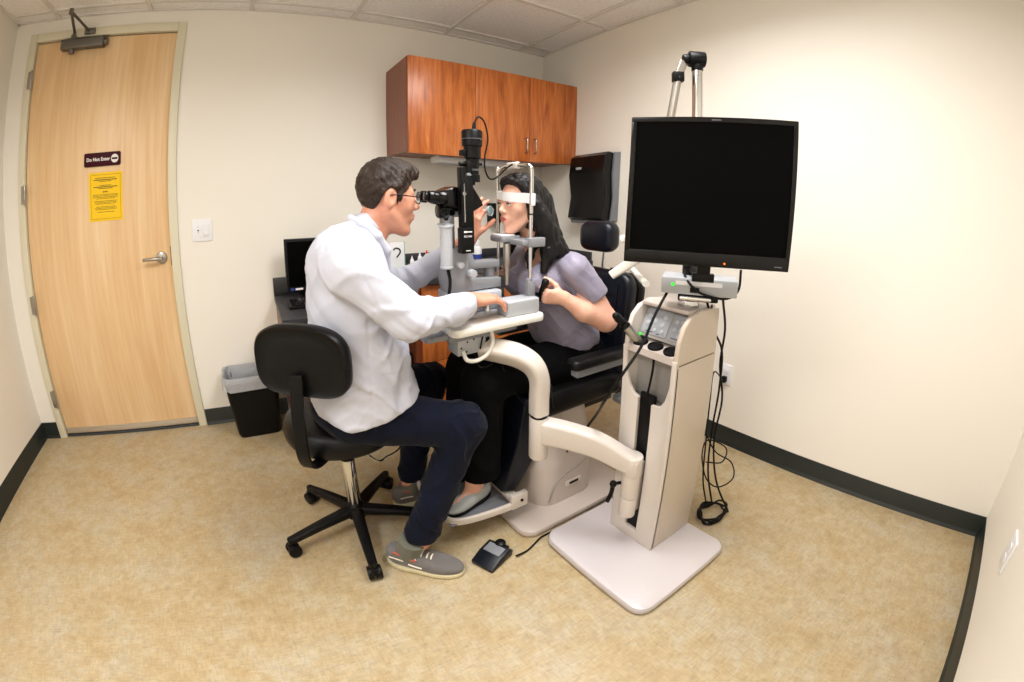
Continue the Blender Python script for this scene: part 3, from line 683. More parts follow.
# ================================================================ MONITOR AND CAMERA BOX
TL, TR, BR, BL = Vector((2.2774, -1.8686, 1.5054)), Vector((2.5382, -2.2149, 1.4981)), Vector((2.5524, -2.1959, 1.1051)), Vector((2.2916, -1.8496, 1.1124))
ctr = (TL+TR+BR+BL)/4; ex = (TR-TL+BR-BL).normalized(); ey = (TL-BL+TR-BR).normalized()
mx = frame(ctr, ex, ey); mw, mh = .434/2, .394/2
t = thing('monitor', tuple(ctr), 'large black flat monitor held up on the instrument stand pole', 'monitor')
b = MB(); b.rbox((-mw, -mh, -.045), (mw, mh, 0), .006, 2, .003, mx=mx)
part(b, 'monitor_casing', 'black_plastic', t)
b = MB()
for (x0, x1, y0, y1) in ((-mw, mw, mh-.014, mh), (-mw, mw, -mh, -mh+.038), (-mw, -mw+.014, -mh+.03, mh-.01), (mw-.014, mw, -mh+.03, mh-.01)): b.box((x0, y0, -.002), (x1, y1, .006), .0025, mx=mx)
bz = part(b, 'bezel', 'black_gloss', t)
b = MB(); b.box((-mw+.013, -mh+.037, -.001), (mw-.013, mh-.013, .0015), mx=mx); part(b, 'screen', 'screen', t)
b = MB(); b.cyl(mx @ Vector((.045, -mh+.012, .005)), mx @ Vector((.045, -mh+.012, .0085)), .0028, n=10); part(b, 'amber_light', 'amber_led', bz)
b = MB(); text_mb(b, 'DELL', .009, mx @ Matrix.Translation((0, mh-.007, .0065)), .0003) if False else b.box((-.012, mh-.0085, .006), (.012, mh-.0065, .0066), mx=mx); b.box((mw-.04, -mh+.011, .006), (mw-.02, -mh+.013, .0066), mx=mx); part(b, 'small_marks', 'grey_plastic', bz)
b = MB(); b.rbox((-.05, -.05, -.075), (.05, .05, -.044), .01, 2, .003, mx=mx); b.box((-.018, -mh-.055, -.07), (.018, -.03, -.05), .003, mx=mx)
a = mx @ Vector((0, -mh-.045, -.06)); b.box((-.03, -.012, -.012), (.03, .012, .012), .002, mx=frame(a, ex, (0, 0, 1)))
q = Vector((PO.x, PO.y, a.z)); b.tube([a, q], .012, 10, sub=1); b.cyl(q+Vector((0, 0, -.02)), q+Vector((0, 0, .02)), .026, bev=.003)
part(b, 'mount', 'black_plastic', t)
# camera control box on its bracket
c0_, c1_ = od(661, 291, 1.36), od(737, 298, 1.36); cx = (c1_-c0_); cx.z = 0; cl_ = cx.length; cx.normalize(); cy_ = Vector((-cx.y, cx.x, 0))
cz_ = (c0_.z+c1_.z)/2-.004
mx = frame(Vector((c0_.x, c0_.y, cz_)), cx, cy_)
t = thing('camera_box', tuple(mx @ Vector((cl_/2, .05, 0))), 'light grey control box with a green light under the monitor', 'control box')
b = MB(); b.box((0, 0, 0), (cl_, .11, .052), .004, mx=mx); part(b, 'box_body', 'cast_lt', t)
b = MB(); b.box((.042, -.0015, .030), (cl_-.045, .0005, .042), mx=mx, m=0); b.box((.085, -.0015, .008), (.112, .0005, .024), m=1, mx=mx); b.box((.088, -.0035, .012), (.104, -.001, .02), m=1, mx=mx); part(b, 'front_marks', ['white_plastic', 'black_plastic'], t)
b = MB(); b.cyl(mx @ Vector((.034, .001, .03)), mx @ Vector((.034, -.003, .03)), .005, n=12); part(b, 'status_light', 'green_led', t)
b = MB(); b.rbox((.05, .0, -.02), (.17, .11, -.001), .01, 2, .003, mx=mx); b.cyl((PO.x, PO.y, cz_-.05), (PO.x, PO.y, cz_-.012), .028, n=24, bev=.003); b.tube([mx @ Vector((.11, .1, -.012)), (PO.x, PO.y, cz_-.03)], .01, 8, sub=1); part(b, 'shelf_bracket', 'black_plastic', t)
b = MB(); b.box((.055, -.012, -.016), (.15, .002, -.004), .005, mx=mx); part(b, 'shelf_lip', 'chrome', t)

# cables
def cable(pts, lab, r=.004, mat='rubber', name='cable', group='black cables around the instrument stand', sub=6):
    b = MB(); b.tube(pts, r, 8, sub=sub); P = Vector(pts[-1])
    return solo(b, name, mat, (P.x, P.y, P.z), lab, 'cable', group)
m_ = mx
cable([m_ @ Vector((.018, .02, .0)), od(655, 315, 1.32), od(641, 347, 1.25), od(622, 375, 1.2), od(604, 402, 1.24), od(596, 415, 1.36), Vector((2.375, -1.56, .35)), Vector((2.40, -1.51, .30)), Vector((2.42, -1.485, .27))], 'black cable running diagonally down from the grey control box past the scope handles', .0045)
cable([od(741, 270, 1.42), od(738, 291, 1.40), od(724, 299, 1.37), od(700, 293, 1.34), od(687, 280, 1.36), od(684, 270, 1.40)], 'black cable looping in front of the grey control box', .004)
cable([od(706, 298, 1.44), od(714, 330, 1.50), od(722, 352, 1.56), od(719, 390, 1.62), od(712, 430, 1.70), od(708, 470, 1.62), oz(712, 505, .01)], 'black cable hanging from the camera box, nearest to the stand column', .004)
cable([od(723, 300, 1.44), od(725, 330, 1.55), od(720, 365, 1.6), od(722, 400, 1.66), od(714, 440, 1.7), od(716, 480, 1.62), oz(728, 512, .01)], 'black cable hanging right of the stand in front of the outlet', .004)
cable([Vector((W-.03, -1.607, .366)), od(714, 372, 1.95), od(710, 400, 1.85), od(706, 440, 1.75), od(703, 478, 1.62), oz(706, 503, .01)], 'black power cord running from the wall outlet down behind the stand', .0035)
cable([od(712, 305, 1.46), od(708, 340, 1.62), od(705, 380, 1.68), od(703, 420, 1.70), od(714, 450, 1.7), od(731, 462, 1.72), od(733, 478, 1.66), od(718, 487, 1.6), od(706, 478, 1.6), od(702, 455, 1.66), od(708, 440, 1.7), od(726, 448, 1.72), od(722, 462, 1.66), od(706, 462, 1.6)], 'thin black cable hanging in two loose loops right of the stand', .003)
cp0 = oz(712, 514, .006)
pts = []
for k in range(34):
    an = k*.74; rx = .075+.012*math.sin(k*1.7); ry = .05+.01*math.cos(k*2.3); pts.append(cp0+Vector((rx*math.cos(an), ry*math.sin(an)*1.0, .002+.011*(k % 5)/2)))
cable(pts, 'coiled bundle of black cable lying on the floor behind the stand plate', .0045, name='cable_coil', sub=4)
cable([oz(516, 556, .012), oz(528, 550, .006), oz(538, 540, .006), Vector((2.235, -1.588, .006)), Vector((2.35, -1.588, .005)), Vector((2.62, -1.588, .006)), Vector((2.74, -1.66, .006)), Vector((2.80, -1.8, .006))], 'black foot pedal cord running along the floor between the two floor plates', .0035)

# foot pedal
fc = oz(493, 558, .0); t = thing('foot_pedal', tuple(fc), 'small navy foot pedal on the floor in front of the man shoe', 'foot pedal')
mx = frame(fc, (.93, .36, 0), (-.36, .93, 0))
b = MB(); b.prism([(-.065, .0), (.055, 0), (.062, .02), (.04, .042), (-.02, .036), (-.068, .016)], 1, -.048, .048, .005, mx=mx); part(b, 'pedal_body', 'navy_leather', t)
b = MB(); b.prism([(-.012, .036), (.03, .040), (.03, .044), (-.012, .040)], 1, -.035, .035, .001, mx=mx); part(b, 'grey_pad', 'grey_plastic', t)
b = MB(); b.lathe([(.02, 0), (.02, .012), (.012, .018), (0, .018)], mx @ Vector((.047, .0, .034)), n=20); b.cyl(mx @ Vector((.03, -.03, .03)), mx @ Vector((.05, -.03, .045)), .008, bev=.002); part(b, 'pedal_knob', 'black_plastic', t)

# ================================================================ EXAM CHAIR
t = thing('exam_chair', (2.45, -1.28, 0), 'black padded examination chair the woman sits in, on a beige pedestal', 'exam chair')
b = MB(); b.rbox((2.155, -1.575, 0), (2.745, -.99, .032), .06, 2, .012); part(b, 'floor_plate', 'mauve', t)
def rloop(x0, x1, y0, y1, r, z, n=8):
    pts = []
    for cx_, cy_, a0 in ((x1-r, y1-r, 0), (x0+r, y1-r, 90), (x0+r, y0+r, 180), (x1-r, y0+r, 270)):
        for k in range(n+1): an = math.radians(a0+90*k/n); pts.append((cx_+r*math.cos(an), cy_+r*math.sin(an), z))
    return pts
b = MB(); b2 = bmesh.new()
loft(b2, [rloop(2.285, 2.605, -1.487, -1.08, .09, .03), rloop(2.285, 2.605, -1.487, -1.08, .09, .20), rloop(2.292, 2.600, -1.483, -1.084, .09, .235), rloop(2.30, 2.590, -1.476, -1.09, .085, .25), rloop(2.325, 2.58, -1.472, -1.10, .08, .36), rloop(2.35, 2.56, -1.465, -1.12, .07, .45)], True, True)
b._merge(b2); part(b, 'pedestal', 'mauve', t, 50)
b = MB(); b.tube([(2.335, -1.482, .05), (2.36, -1.487, .13), (2.40, -1.488, .165), (2.47, -1.488, .18), (2.53, -1.486, .20)], .0035, 8); part(b, 'pedestal_groove', 'recess', t)
b = MB(); b.rbox((2.42, -1.491, .10), (2.50, -1.486, .125), .004, 1, .001); b.box((2.436, -1.493, .107), (2.484, -1.490, .118), m=1); part(b, 'name_plate', ['beige', 'black_plastic'], t)
b = MB(); b.cyl((2.50, -1.468, .315), (2.50, -1.482, .315), .009, n=16, bev=.002); part(b, 'pedestal_lock', 'chrome', t)
b = MB(); b.box((2.28, -1.44, .40), (2.72, -1.12, .45), .01); part(b, 'seat_frame', 'black_plastic', t)
b = MB(); b.rbox((2.27, -1.495, .45), (2.74, -1.04, .545), .05, 2, .028, n=6); part(b, 'seat', 'leather', t, 60)
th = math.radians(6); 
mxb = Matrix.Translation((2.70, -1.28, .50)) @ Matrix.Rotation(th, 4, 'Y')
b = MB(); b.rbox((0, -.215, 0), (.065, .215, .475), .07, 0, .022, mx=mxb, n=8)
bk = part(b, 'backrest', 'navy_leather', t, 60)
b = MB(); he_ = od(646, 284, 1.60); b.tube([(2.80, -1.46, he_.z+.01), he_], .013, 16, sub=1); part(b, 'push_handle', 'white_enamel', t)
b = MB()
for z in (.13, .19, .25, .31, .37): b.tube([mxb @ Vector((-.001, -.15, z)), mxb @ Vector((-.0035, 0, z)), mxb @ Vector((-.001, .15, z))], .0028, 6, sub=3)
for y in (-.152, .152): b.tube([mxb @ Vector((-.001, y, .07)), mxb @ Vector((-.002, y, .25)), mxb @ Vector((-.001, y, .42))], .0028, 6, sub=3)
part(b, 'seam', 'leather', bk)
b = MB(); b.rbox((.062, -.222, -.02), (.10, .222, .47), .07, 0, .012, mx=mxb, n=8); part(b, 'back_shell', 'black_plastic', t, 60)
b = MB(); b.cyl(mxb @ Vector((.075, -.219, .30)), mxb @ Vector((.075, -.226, .30)), .022, n=24, bev=.002); part(b, 'round_cap', 'cast_lt', t)
b = MB(); b.rbox((2.715, -1.40, 1.052), (2.79, -1.205, 1.190), .045, 0, .024, n=8); part(b, 'headrest', 'navy_leather', t, 60)
b = MB(); b.cyl((2.785, -1.30, .93), (2.80, -1.30, 1.13), .009); b.box((2.775, -1.33, 1.09), (2.80, -1.27, 1.15), .005); part(b, 'headrest_post', 'chrome', t)
for s in (-1, 1):
    yc = -1.28+s*.275
    b = MB(); b.rbox((2.36, yc-.032, .658), (2.68, yc+.032, .695), .025, 2, .012); part(b, 'armrest_pad', 'leather', t, 60)
    b = MB(); b.box((2.38, yc-.02, .628), (2.74, yc+.02, .66), .006); b.box((2.70, yc-.02, .45), (2.74, yc+.02, .63), .006); b.box((2.66, min(yc, yc-s*.06), .43), (2.74, max(yc, yc-s*.06), .46), .004); part(b, 'armrest_frame', 'grey_plastic', t)
b = MB(); b.prism([(2.24, .535), (2.30, .50), (2.315, .30), (2.195, .145), (2.135, .165), (2.205, .35)], 1, -1.445, -1.10, .014, seg=3); part(b, 'leg_rest', 'navy_leather', t, 50)
b = MB()
sweep(b, [(2.195, -1.475, .125), (2.13, -1.475, .115), (1.95, -1.455, .118), (1.90, -1.40, .12), (1.90, -1.28, .12), (1.90, -1.16, .12), (1.95, -1.105, .118), (2.13, -1.085, .115), (2.195, -1.085, .125)], [(.014, .03)]*9, .3)
b.box((2.15, -1.487, .10), (2.225, -1.465, .165), .004); b.box((2.15, -1.095, .10), (2.225, -1.075, .165), .004); b.box((2.15, -1.47, .135), (2.19, -1.09, .15)); fr_ = part(b, 'footrest_frame', 'beige', t)
b = MB(); b.box((1.905, -1.455, .106), (2.16, -1.105, .113), .002)
for k in range(12): b.box((1.915, -1.445+k*.0285, .1125), (2.15, -1.437+k*.0285, .1145))
part(b, 'foot_tray', 'grey_plastic', t)
b = MB(); b.cyl((2.195, -1.487, .135), (2.195, -1.492, .135), .006, n=12); part(b, 'hinge_bolt', 'black_plastic', fr_)

# ================================================================ STOOL
SC = Vector((1.622, -1.183, 0))
t = thing('rolling_stool', tuple(SC), 'black rolling stool with backrest under the man in the white coat', 'stool')
def stool_leg(ang):
    d = Vector((math.cos(ang), math.sin(ang), 0)); a = SC+d*.02+Vector((0, 0, .105)); e = SC+d*.287+Vector((0, 0, .073))
    b = MB(); sweep(b, [a, a.lerp(e, .5)+Vector((0, 0, .004)), e], [(.05, .042), (.042, .034), (.034, .026)], .35); b.cyl(e+Vector((0, 0, -.022)), e+Vector((0, 0, .012)), .015, n=16, bev=.003)
    lg_ = part(b, 'leg', 'black_plastic', t)
    s_ = Vector((-d.y, d.x, 0)); c_ = e+d*.0+Vector((0, 0, -.045)); b = MB()
    for k in (-1, 1): b.cyl(c_+s_*(k*.004), c_+s_*(k*.026), .0275, n=24, bev=.005)
    b.cyl(c_-s_*.01, c_+s_*.01, .01); b.box((-.02, -.012, -.003), (.02, .012, .018), .004, mx=frame(c_+Vector((0, 0, .012)), d, s_)); b.cyl(c_, e, .006)
    part(b, 'caster', 'black_plastic', lg_)
for k in range(5): stool_leg(math.radians(192+72*k))
b = MB(); b.cyl(SC+Vector((0, 0, .075)), SC+Vector((0, 0, .135)), .042, .034, n=28, bev=.006); part(b, 'hub', 'black_plastic', t)
b = MB(); b.cyl(SC+Vector((0, 0, .13)), SC+Vector((0, 0, .345)), .026, n=28, bev=.002); part(b, 'gas_cylinder', 'chrome', t)
b = MB(); b.cyl(SC+Vector((0, 0, .345)), SC+Vector((0, 0, .355)), .028, n=28); b.cyl(SC+Vector((0, 0, .355)), SC+Vector((0, 0, .465)), .013, n=20); b.box(SC+Vector((-.08, -.06, .45)), SC+Vector((.08, .06, .465)), .004); part(b, 'seat_post', 'black_plastic', t)
b = MB(); R_ = .105; c_ = SC+Vector((.05, -.02, .39)); b.tube([SC+Vector((.02, -.01, .445))]+[c_+Vector((R_*math.cos(a)+.04, R_*math.sin(a)*.8-.03, .005)) for a in [math.radians(-100+25*i) for i in range(9)]]+[SC+Vector((.03, .02, .445))], .0035, 8, sub=4); part(b, 'height_ring', 'chrome', t)
SE = SC+Vector((-.005, -.035, .055))
b = MB(); b.lathe([(0, .42), (.17, .42), (.195, .43), (.205, .45), (.207, .475), (.198, .50), (.17, .512), (.08, .518), (0, .519)], SE, n=56); part(b, 'seat', 'leather', t, 60)
bc = Vector((1.484, -1.412, .826)); nb = Vector((-.62, -.78, 0)).normalized(); tb = Vector((-nb.y, nb.x, 0)); 
if tb.x < 0: tb = -tb
mx = frame(bc, tb, (0, 0, 1))
b = MB(); b2 = bmesh.new(); nu, nv = 28, 9; fr, bk2 = [], []
def se(a, e=3.2): return (math.copysign(abs(math.cos(a))**(2/e), math.cos(a)), math.copysign(abs(math.sin(a))**(2/e), math.sin(a)))
zd_ = 1 if (mx.to_3x3() @ Vector((0, 0, 1))).dot(nb) > 0 else -1
loops = []
for f, zz_ in ((.86, .012), (.95, .020), (1, .012), (1, -.012), (.95, -.024), (.82, -.032)):
    lp = []
    for k in range(56):
        c_, s_ = se(2*PI*k/56); x_, y_ = .152*f*c_, .106*f*s_
        lp.append(b2.verts.new(mx @ Vector((x_, y_+.012*(1-(x_/.152)**2), zd_*(zz_-.16*x_*x_*1.0-.0)))))
    loops.append(lp)
for A, B in zip(loops, loops[1:]):
    for k in range(56): b2.faces.new((A[k], A[(k+1) % 56], B[(k+1) % 56], B[k]))
for lp, z_ in ((loops[0], .017), (loops[-1], -.036)):
    rings_ = [lp]
    for f in (.66, .33):
        ring = []
        for k in range(56):
            c_, s_ = se(2*PI*k/56, 2.6); x_, y_ = .152*f*c_, .106*f*s_; ring.append(b2.verts.new(mx @ Vector((x_, y_+.012*(1-(x_/.152)**2), zd_*(z_-.16*x_*x_)))))
        rings_.append(ring)
    for A, B in zip(rings_, rings_[1:]):
        for k in range(56): b2.faces.new((A[k], A[(k+1) % 56], B[(k+1) % 56], B[k]))
    cv = b2.verts.new(mx @ Vector((0, .012, zd_*z_)))
    for k in range(56): b2.faces.new((rings_[-1][k], rings_[-1][(k+1) % 56], cv))
bmesh.ops.recalc_face_normals(b2, faces=b2.faces); b._merge(b2); part(b, 'backrest', 'leather', t, 60)
b = MB(); sweep(b, [SE+nb*-.02+Vector((0, 0, .412)), SE+nb*.12+Vector((0, 0, .41)), SE+nb*.225+Vector((0, 0, .425)), bc+nb*.055+Vector((0, 0, -.27)), bc+nb*.048+Vector((0, 0, -.14)), bc+nb*.03+Vector((0, 0, -.02))], [(.04, .012)]*6, .3, up=(0, 0, 1)); part(b, 'back_bar', 'black_plastic', t)

# ================================================================ SLIT LAMP
zt = .864
t = thing('slit_lamp_table', (2.08, -1.28, .72), 'white slit lamp table top between the man and the woman', 'instrument table')
b = MB(); b.rbox((1.925, -1.485, zt-.028), (2.305, -1.06, zt), .03, 2, .008, n=6); part(b, 'table_top', 'white_enamel', t)
b = MB(); b.rbox((1.85, -1.44, zt-.040), (1.94, -1.10, zt-.022), .02, 2, .004); b.box((1.93, -1.44, zt-.055), (2.2, -1.12, zt-.028), .004); part(b, 'under_frame', 'grey_plastic', t)
b = MB(); b.box((1.968, -1.425, .752), (2.10, -1.34, .835), .004); pb2 = part(b, 'power_box', 'cast_lt', t)
b = MB()
for dx, dz in ((.02, .062), (.035, .045), (.012, .028), (.032, .012), (.06, .05)): b.cyl((1.968+dx, -1.4255, .752+dz), (1.968+dx, -1.424, .752+dz), .0035, n=10)
b.box((2.075, -1.427, .77), (2.09, -1.424, .80)); b.box((1.945, -1.43, .835), (2.02, -1.40, .848), .003); part(b, 'socket_holes', 'black_plastic', pb2)
b = MB(); b.tube([(2.09, -1.432, .835), (2.09, -1.45, .79), (2.07, -1.455, .755), (2.03, -1.455, .738), (1.99, -1.45, .745), (1.985, -1.43, .77)], .007, 10); part(b, 'power_cord', 'white_cable', pb2)
b = MB(); b.tube([(2.07, -1.43, .84), (2.055, -1.435, .80), (2.05, -1.432, .765)], .003); b.tube([(2.03, -1.43, .75), (2.05, -1.43, .70), (2.10, -1.43, .70), (2.12, -1.425, .74)], .0025); b.tube([(2.13, -1.42, .73), (2.16, -1.43, .64), (2.20, -1.44, .56), (2.245, -1.45, .50)], .0028); part(b, 'thin_cords', 'rubber', pb2)

t = thing('slit_lamp', (2.08, -1.28, zt), 'black and grey slit lamp microscope with white forehead band standing on the table', 'slit lamp')
b = MB(); b.box((1.985, -1.40, zt), (2.285, -1.14, zt+.012), .004); part(b, 'base_plate', 'cast_lt', t)
b = MB(); b.rbox((2.145, -1.462, zt), (2.29, -1.385, zt+.058), .008, 0, .008); part(b, 'rail_cover', 'cast_lt', t)
b = MB(); b.rbox((1.99, -1.37, zt+.014), (2.18, -1.20, zt+.082), .012, 2, .006); part(b, 'cross_slide', 'cast_lt', t)
b = MB(); b.prism([(1.985, zt+.085), (2.195, zt+.085), (2.195, zt+.122), (2.06, zt+.13), (2.045, zt+.24), (1.99, zt+.25), (1.975, zt+.14)], 1, -1.335, -1.235, .006); part(b, 'lower_arm', 'cast', t)
b = MB(); b.prism([(2.035, zt+.15), (2.05, zt+.15), (2.07, zt+.165), (2.20, zt+.160), (2.20, zt+.190), (2.09, zt+.19), (2.075, zt+.24), (2.04, zt+.25)], 1, -1.315, -1.25, .005); b.cyl((2.17, -1.283, zt+.12), (2.17, -1.283, zt+.165), .022, bev=.002); part(b, 'upper_swing_arm', 'cast', t)
b = MB(); b.lathe([(0, .032), (.015, .03), (.017, .012), (.012, 0), (0, 0)], (2.055, -1.335, zt+.155), (.1, -1, .0), 20); b.lathe([(0, .022), (.012, .02), (.013, 0)], (2.015, -1.335, zt+.19), (0, -1, 0), 20); part(b, 'locking_knobs', 'cast_lt', t)
b = MB(); b.cyl((2.10, -1.39, zt+.012), (2.105, -1.39, zt+.055), .012, .008, bev=.002); b.ball((2.106, -1.39, zt+.062), .014); part(b, 'joystick', 'chrome', t)
# microscope column and head
b = MB(); b.cyl((2.0, -1.275, zt+.24), (2.0, -1.275, zt+.375), .026, n=24, bev=.003); b.box((1.985, -1.30, zt+.36), (2.07, -1.25, zt+.392), .005); part(b, 'microscope_column', 'cast', t)
b = MB(); b.cyl((1.968, -1.335, zt+.19), (1.968, -1.335, zt+.325), .021, n=28); part(b, 'clear_tube', 'acrylic', t)
b = MB(); b.cyl((1.968, -1.335, zt+.325), (1.968, -1.335, zt+.333), .0235, n=28, bev=.002); b.cyl((1.968, -1.335, zt+.18), (1.968, -1.335, zt+.19), .0225, n=28, bev=.002); b.box((1.965, -1.33, zt+.33), (2.0, -1.27, zt+.337)); part(b, 'tube_caps', 'cast_lt', t)
b = MB(); b.tube([(1.97, -1.34, zt+.18), (1.976, -1.345, zt+.13), (1.965, -1.35, zt+.075), (1.94, -1.36, zt+.045), (1.92, -1.37, zt+.03)], .006); b.cyl((1.915, -1.375, zt+.025), (1.895, -1.385, zt+.06), .014, bev=.003); part(b, 'tube_hose', 'rubber', t)
zo = 1.295
b = MB(); b.prism([(1.975, zo-.035), (2.06, zo-.04), (2.06, zo+.028), (2.01, zo+.036), (1.975, zo+.022)], 1, -1.325, -1.235, .01, seg=3); b.cyl((1.962, -1.28, zo-.05), (2.02, -1.28, zo-.05), .026, bev=.006); b.box((1.97, -1.31, zo-.05), (2.06, -1.25, zo-.036), .004); part(b, 'microscope_body', 'black_gloss', t, 30)
for s in (-1, 1):
    y = -1.28+s*.0315
    b = MB(); b.cyl((1.982, y, zo-.004), (1.952, y, zo-.003), .026, .022, bev=.003, n=28); b.cyl((1.952, y, zo-.003), (1.936, y, zo-.002), .018, n=28); b.cyl((1.938, y, zo-.002), (1.918, y, zo-.001), .0215, .020, bev=.002, n=28); b.cyl((1.918, y, zo-.001), (1.906, y, zo), .014, .016, n=28, bev=.001)
    part(b, 'eyepiece', 'black_gloss', t)
b = MB(); b.tube([(1.985, -1.32, zo-.045), (1.975, -1.345, zo-.062), (1.965, -1.35, zo-.070)], .005); b.ball((1.962, -1.352, zo-.073), .0085); part(b, 'zoom_lever', 'black_plastic', t)
b = MB(); b.prism([(2.055, zo-.05), (2.09, zo-.05), (2.130, zo-.028), (2.125, zo-.012), (2.085, zo+.045), (2.055, zo+.045)], 1, -1.315, -1.25, .006); part(b, 'prism_housing', 'black_plastic', t)
# illumination tower (nearer to the camera) with camera tube on top
ty = -1.345
b = MB(); b.box((2.018, ty-.016, zt+.24), (2.035, ty+.016, zo+.10), .002); b.box((2.035, ty-.012, zt+.26), (2.066, ty+.012, zo+.075), .002); part(b, 'tower', 'black_plastic', t)
b = MB(); b.box((2.026, ty-.0185, zt+.345), (2.03, ty-.0155, zo+.045)); b.lathe([(0, .006), (.007, .006), (.007, 0)], (2.027, ty-.015, zo+.012), (0, -1, 0), 18); part(b, 'scale_strip', 'chrome', t)
b = MB(); b.box((2.004, ty-.036, zt+.235), (2.052, ty-.004, zt+.325), .002); lb_ = part(b, 'lamp_box', 'black_plastic', t)
b = MB(); mxs = frame((2.028, ty-.0365, zt+.312), (1, 0, 0), (0, 0, 1)); b.box((-.015, -.003, -.0002), (-.004, .003, .0004), mx=mxs); b.box((-.003, -.0018, -.0002), (.016, .0018, .0004), mx=mxs)
text_mb(b, 'BQ 900', .0095, frame((2.028, ty-.0366, zt+.296), (1, 0, 0), (0, 0, 1)), .0002); b.box((-.009, -.068, -.0002), (.009, -.0655, .0004), mx=mxs); part(b, 'box_lettering', 'white_ink', lb_)
cxm = 2.082
b = MB(); P_ = [(0, zo+0.0536), (.026, zo+0.0536), (.026, zo+0.0779), (.022, zo+0.0794), (.0225, zo+0.1051), (.024, zo+0.1065), (.024, zo+0.1308), (.030, zo+0.1345), (.031, zo+0.1734), (.036, zo+0.1749), (.037, zo+0.2227), (.034, zo+0.2278), (0, zo+0.2278)]
b.lathe(P_, (cxm, ty+.02, 0), n=36); b.box((cxm-.046, ty+.005, zo+0.1397), (cxm-.028, ty+.035, zo+0.1602), .003); b.box((cxm-.032, ty+.0, zo+0.0427), (cxm+.0, ty+.035, zo+0.1235), .003); part(b, 'camera_tube', 'black_plastic', t)
b = MB()
for dz, r_ in ((.0927, .0235), (.0958, .0235), (.197, .0375)): b.cyl((cxm, ty+.02, zo+dz), (cxm, ty+.02, zo+dz+.0012), r_, n=36)
b.cyl((cxm-.03, ty+.0, zo+0.0735), (cxm-.03, ty-.012, zo+0.0735), .009, n=16, bev=.002); part(b, 'scale_rings', 'grey_plastic', t)
b = MB(); b.cyl((cxm-.03, ty+.015, zo+0.1125), (cxm-.055, ty+.015, zo+0.1125), .008, bev=.002); b.cyl((cxm+.022, ty+.015, zo+0.1161), (cxm+.035, ty+.015, zo+0.1161), .005); part(b, 'side_screws', 'black_plastic', t)
top = Vector((cxm+.006, ty+.02, zo+0.2248))
b = MB(); b.cyl(top, top+Vector((.004, 0, .03)), .0075, .005)
b.tube([top+Vector((.004, 0, .028)), top+Vector((.02, 0, .052)), top+Vector((.045, 0, .035)), top+Vector((.058, 0, -.02)), top+Vector((.045, 0, -.08)), top+Vector((.045, 0, -.125)), top+Vector((.075, .02, -.155)), top+Vector((.11, .03, -.15)), top+Vector((.15, .02, -.115)), top+Vector((.165, -.0, -.10))], .0032); part(b, 'camera_cable', 'rubber', t)
# head frame: posts, bar, chin rest, forehead band
xn, yn_, yf = 2.275, -1.42, -1.20; zp = 1.415
b = MB(); b.tube([(xn, yn_, zt+.04), (xn, yn_, 1.2), (xn, yn_, zp-.035), (xn-.002, yn_+.01, zp-.008), (xn-.006, yn_+.035, zp), (xn-.008, -1.30, zp+.003)], .0075, 10); b.tube([(xn-.008, -1.30, zp+.003), (xn-.01, yf-.05, zp+.002), (xn-.012, yf-.012, zp-.015), (xn-.012, yf, zp-.04), (xn-.012, yf, zt+.05)], .0068, 10)
part(b, 'head_frame', 'chrome', t)
b = MB(); b.rbox((xn-.016, -1.34, zp-.012), (xn+.004, -1.27, zp+.014), .006, 1, .002); part(b, 'frame_clamp', 'beige', t)
b = MB(); b.box((xn-.012, yn_-.012, 1.16), (xn+.012, yn_+.002, 1.325), .002) if False else b.cyl((xn, yn_, 1.235), (xn, yn_, 1.24), .0085); part(b, 'post_mark', 'black_plastic', t)
b = MB(); b2 = bmesh.new()
arc = [(xn, yn_-.006), (xn-.004, yn_+.02), (xn-.02, yn_+.07), (xn-.034, -1.31), (xn-.037, -1.28), (xn-.034, -1.25), (xn-.024, yf-.06), (xn-.012, yf)]
arc = [Vector((x_-(.010 if 1 < i_ < 6 else 0), y_, 0)) for i_, (x_, y_) in enumerate(arc)]
l0 = []; 
for i_, p_ in enumerate(arc):
    tn_ = (arc[min(i_+1, 7)]-arc[max(0, i_-1)]).normalized(); nn = Vector((-tn_.y, tn_.x, 0))
    l0.append([b2.verts.new(p_+nn*o_+Vector((0, 0, z_))) for o_, z_ in ((-.003, 1.300-.026*(1-i_/7)), (.003, 1.300-.026*(1-i_/7)), (.003, 1.326-.014*(1-i_/7)), (-.003, 1.326-.014*(1-i_/7)))])
for A, B in zip(l0, l0[1:]):
    for k in range(4): b2.faces.new((A[k], A[(k+1) % 4], B[(k+1) % 4], B[k]))
b2.faces.new(l0[0]); b2.faces.new(l0[-1]); bmesh.ops.recalc_face_normals(b2, faces=b2.faces); b._merge(b2)
b.box((xn-.006, yn_-.012, 1.268), (xn+.012, yn_+.002, 1.312), .003); part(b, 'forehead_band', 'white_plastic', t, 60)
b = MB(); b.rbox((xn-.04, yn_-.008, 1.118), (xn+.045, yf+.012, 1.140), .012, 2, .004)
b.rbox((xn-.075, -1.335, 1.125), (xn+.02, -1.225, 1.150), .02, 2, .006); b.box((xn-.016, yn_-.018, 1.112), (xn+.06, yn_+.018, 1.148), .004); part(b, 'chin_rest', 'cast', t)
b = MB(); b.rbox((xn-.07, -1.32, 1.150), (xn+.0, -1.24, 1.1545), .015, 2, .001); part(b, 'chin_paper', 'white_plastic', t)
b = MB(); b.cyl((xn-.045, -1.32, 1.02), (xn-.045, -1.32, 1.12), .0155, n=24, bev=.002); b.cyl((xn-.045, -1.32, .95), (xn-.045, -1.32, 1.03), .011, n=24); part(b, 'chin_rest_post', 'steel', t)
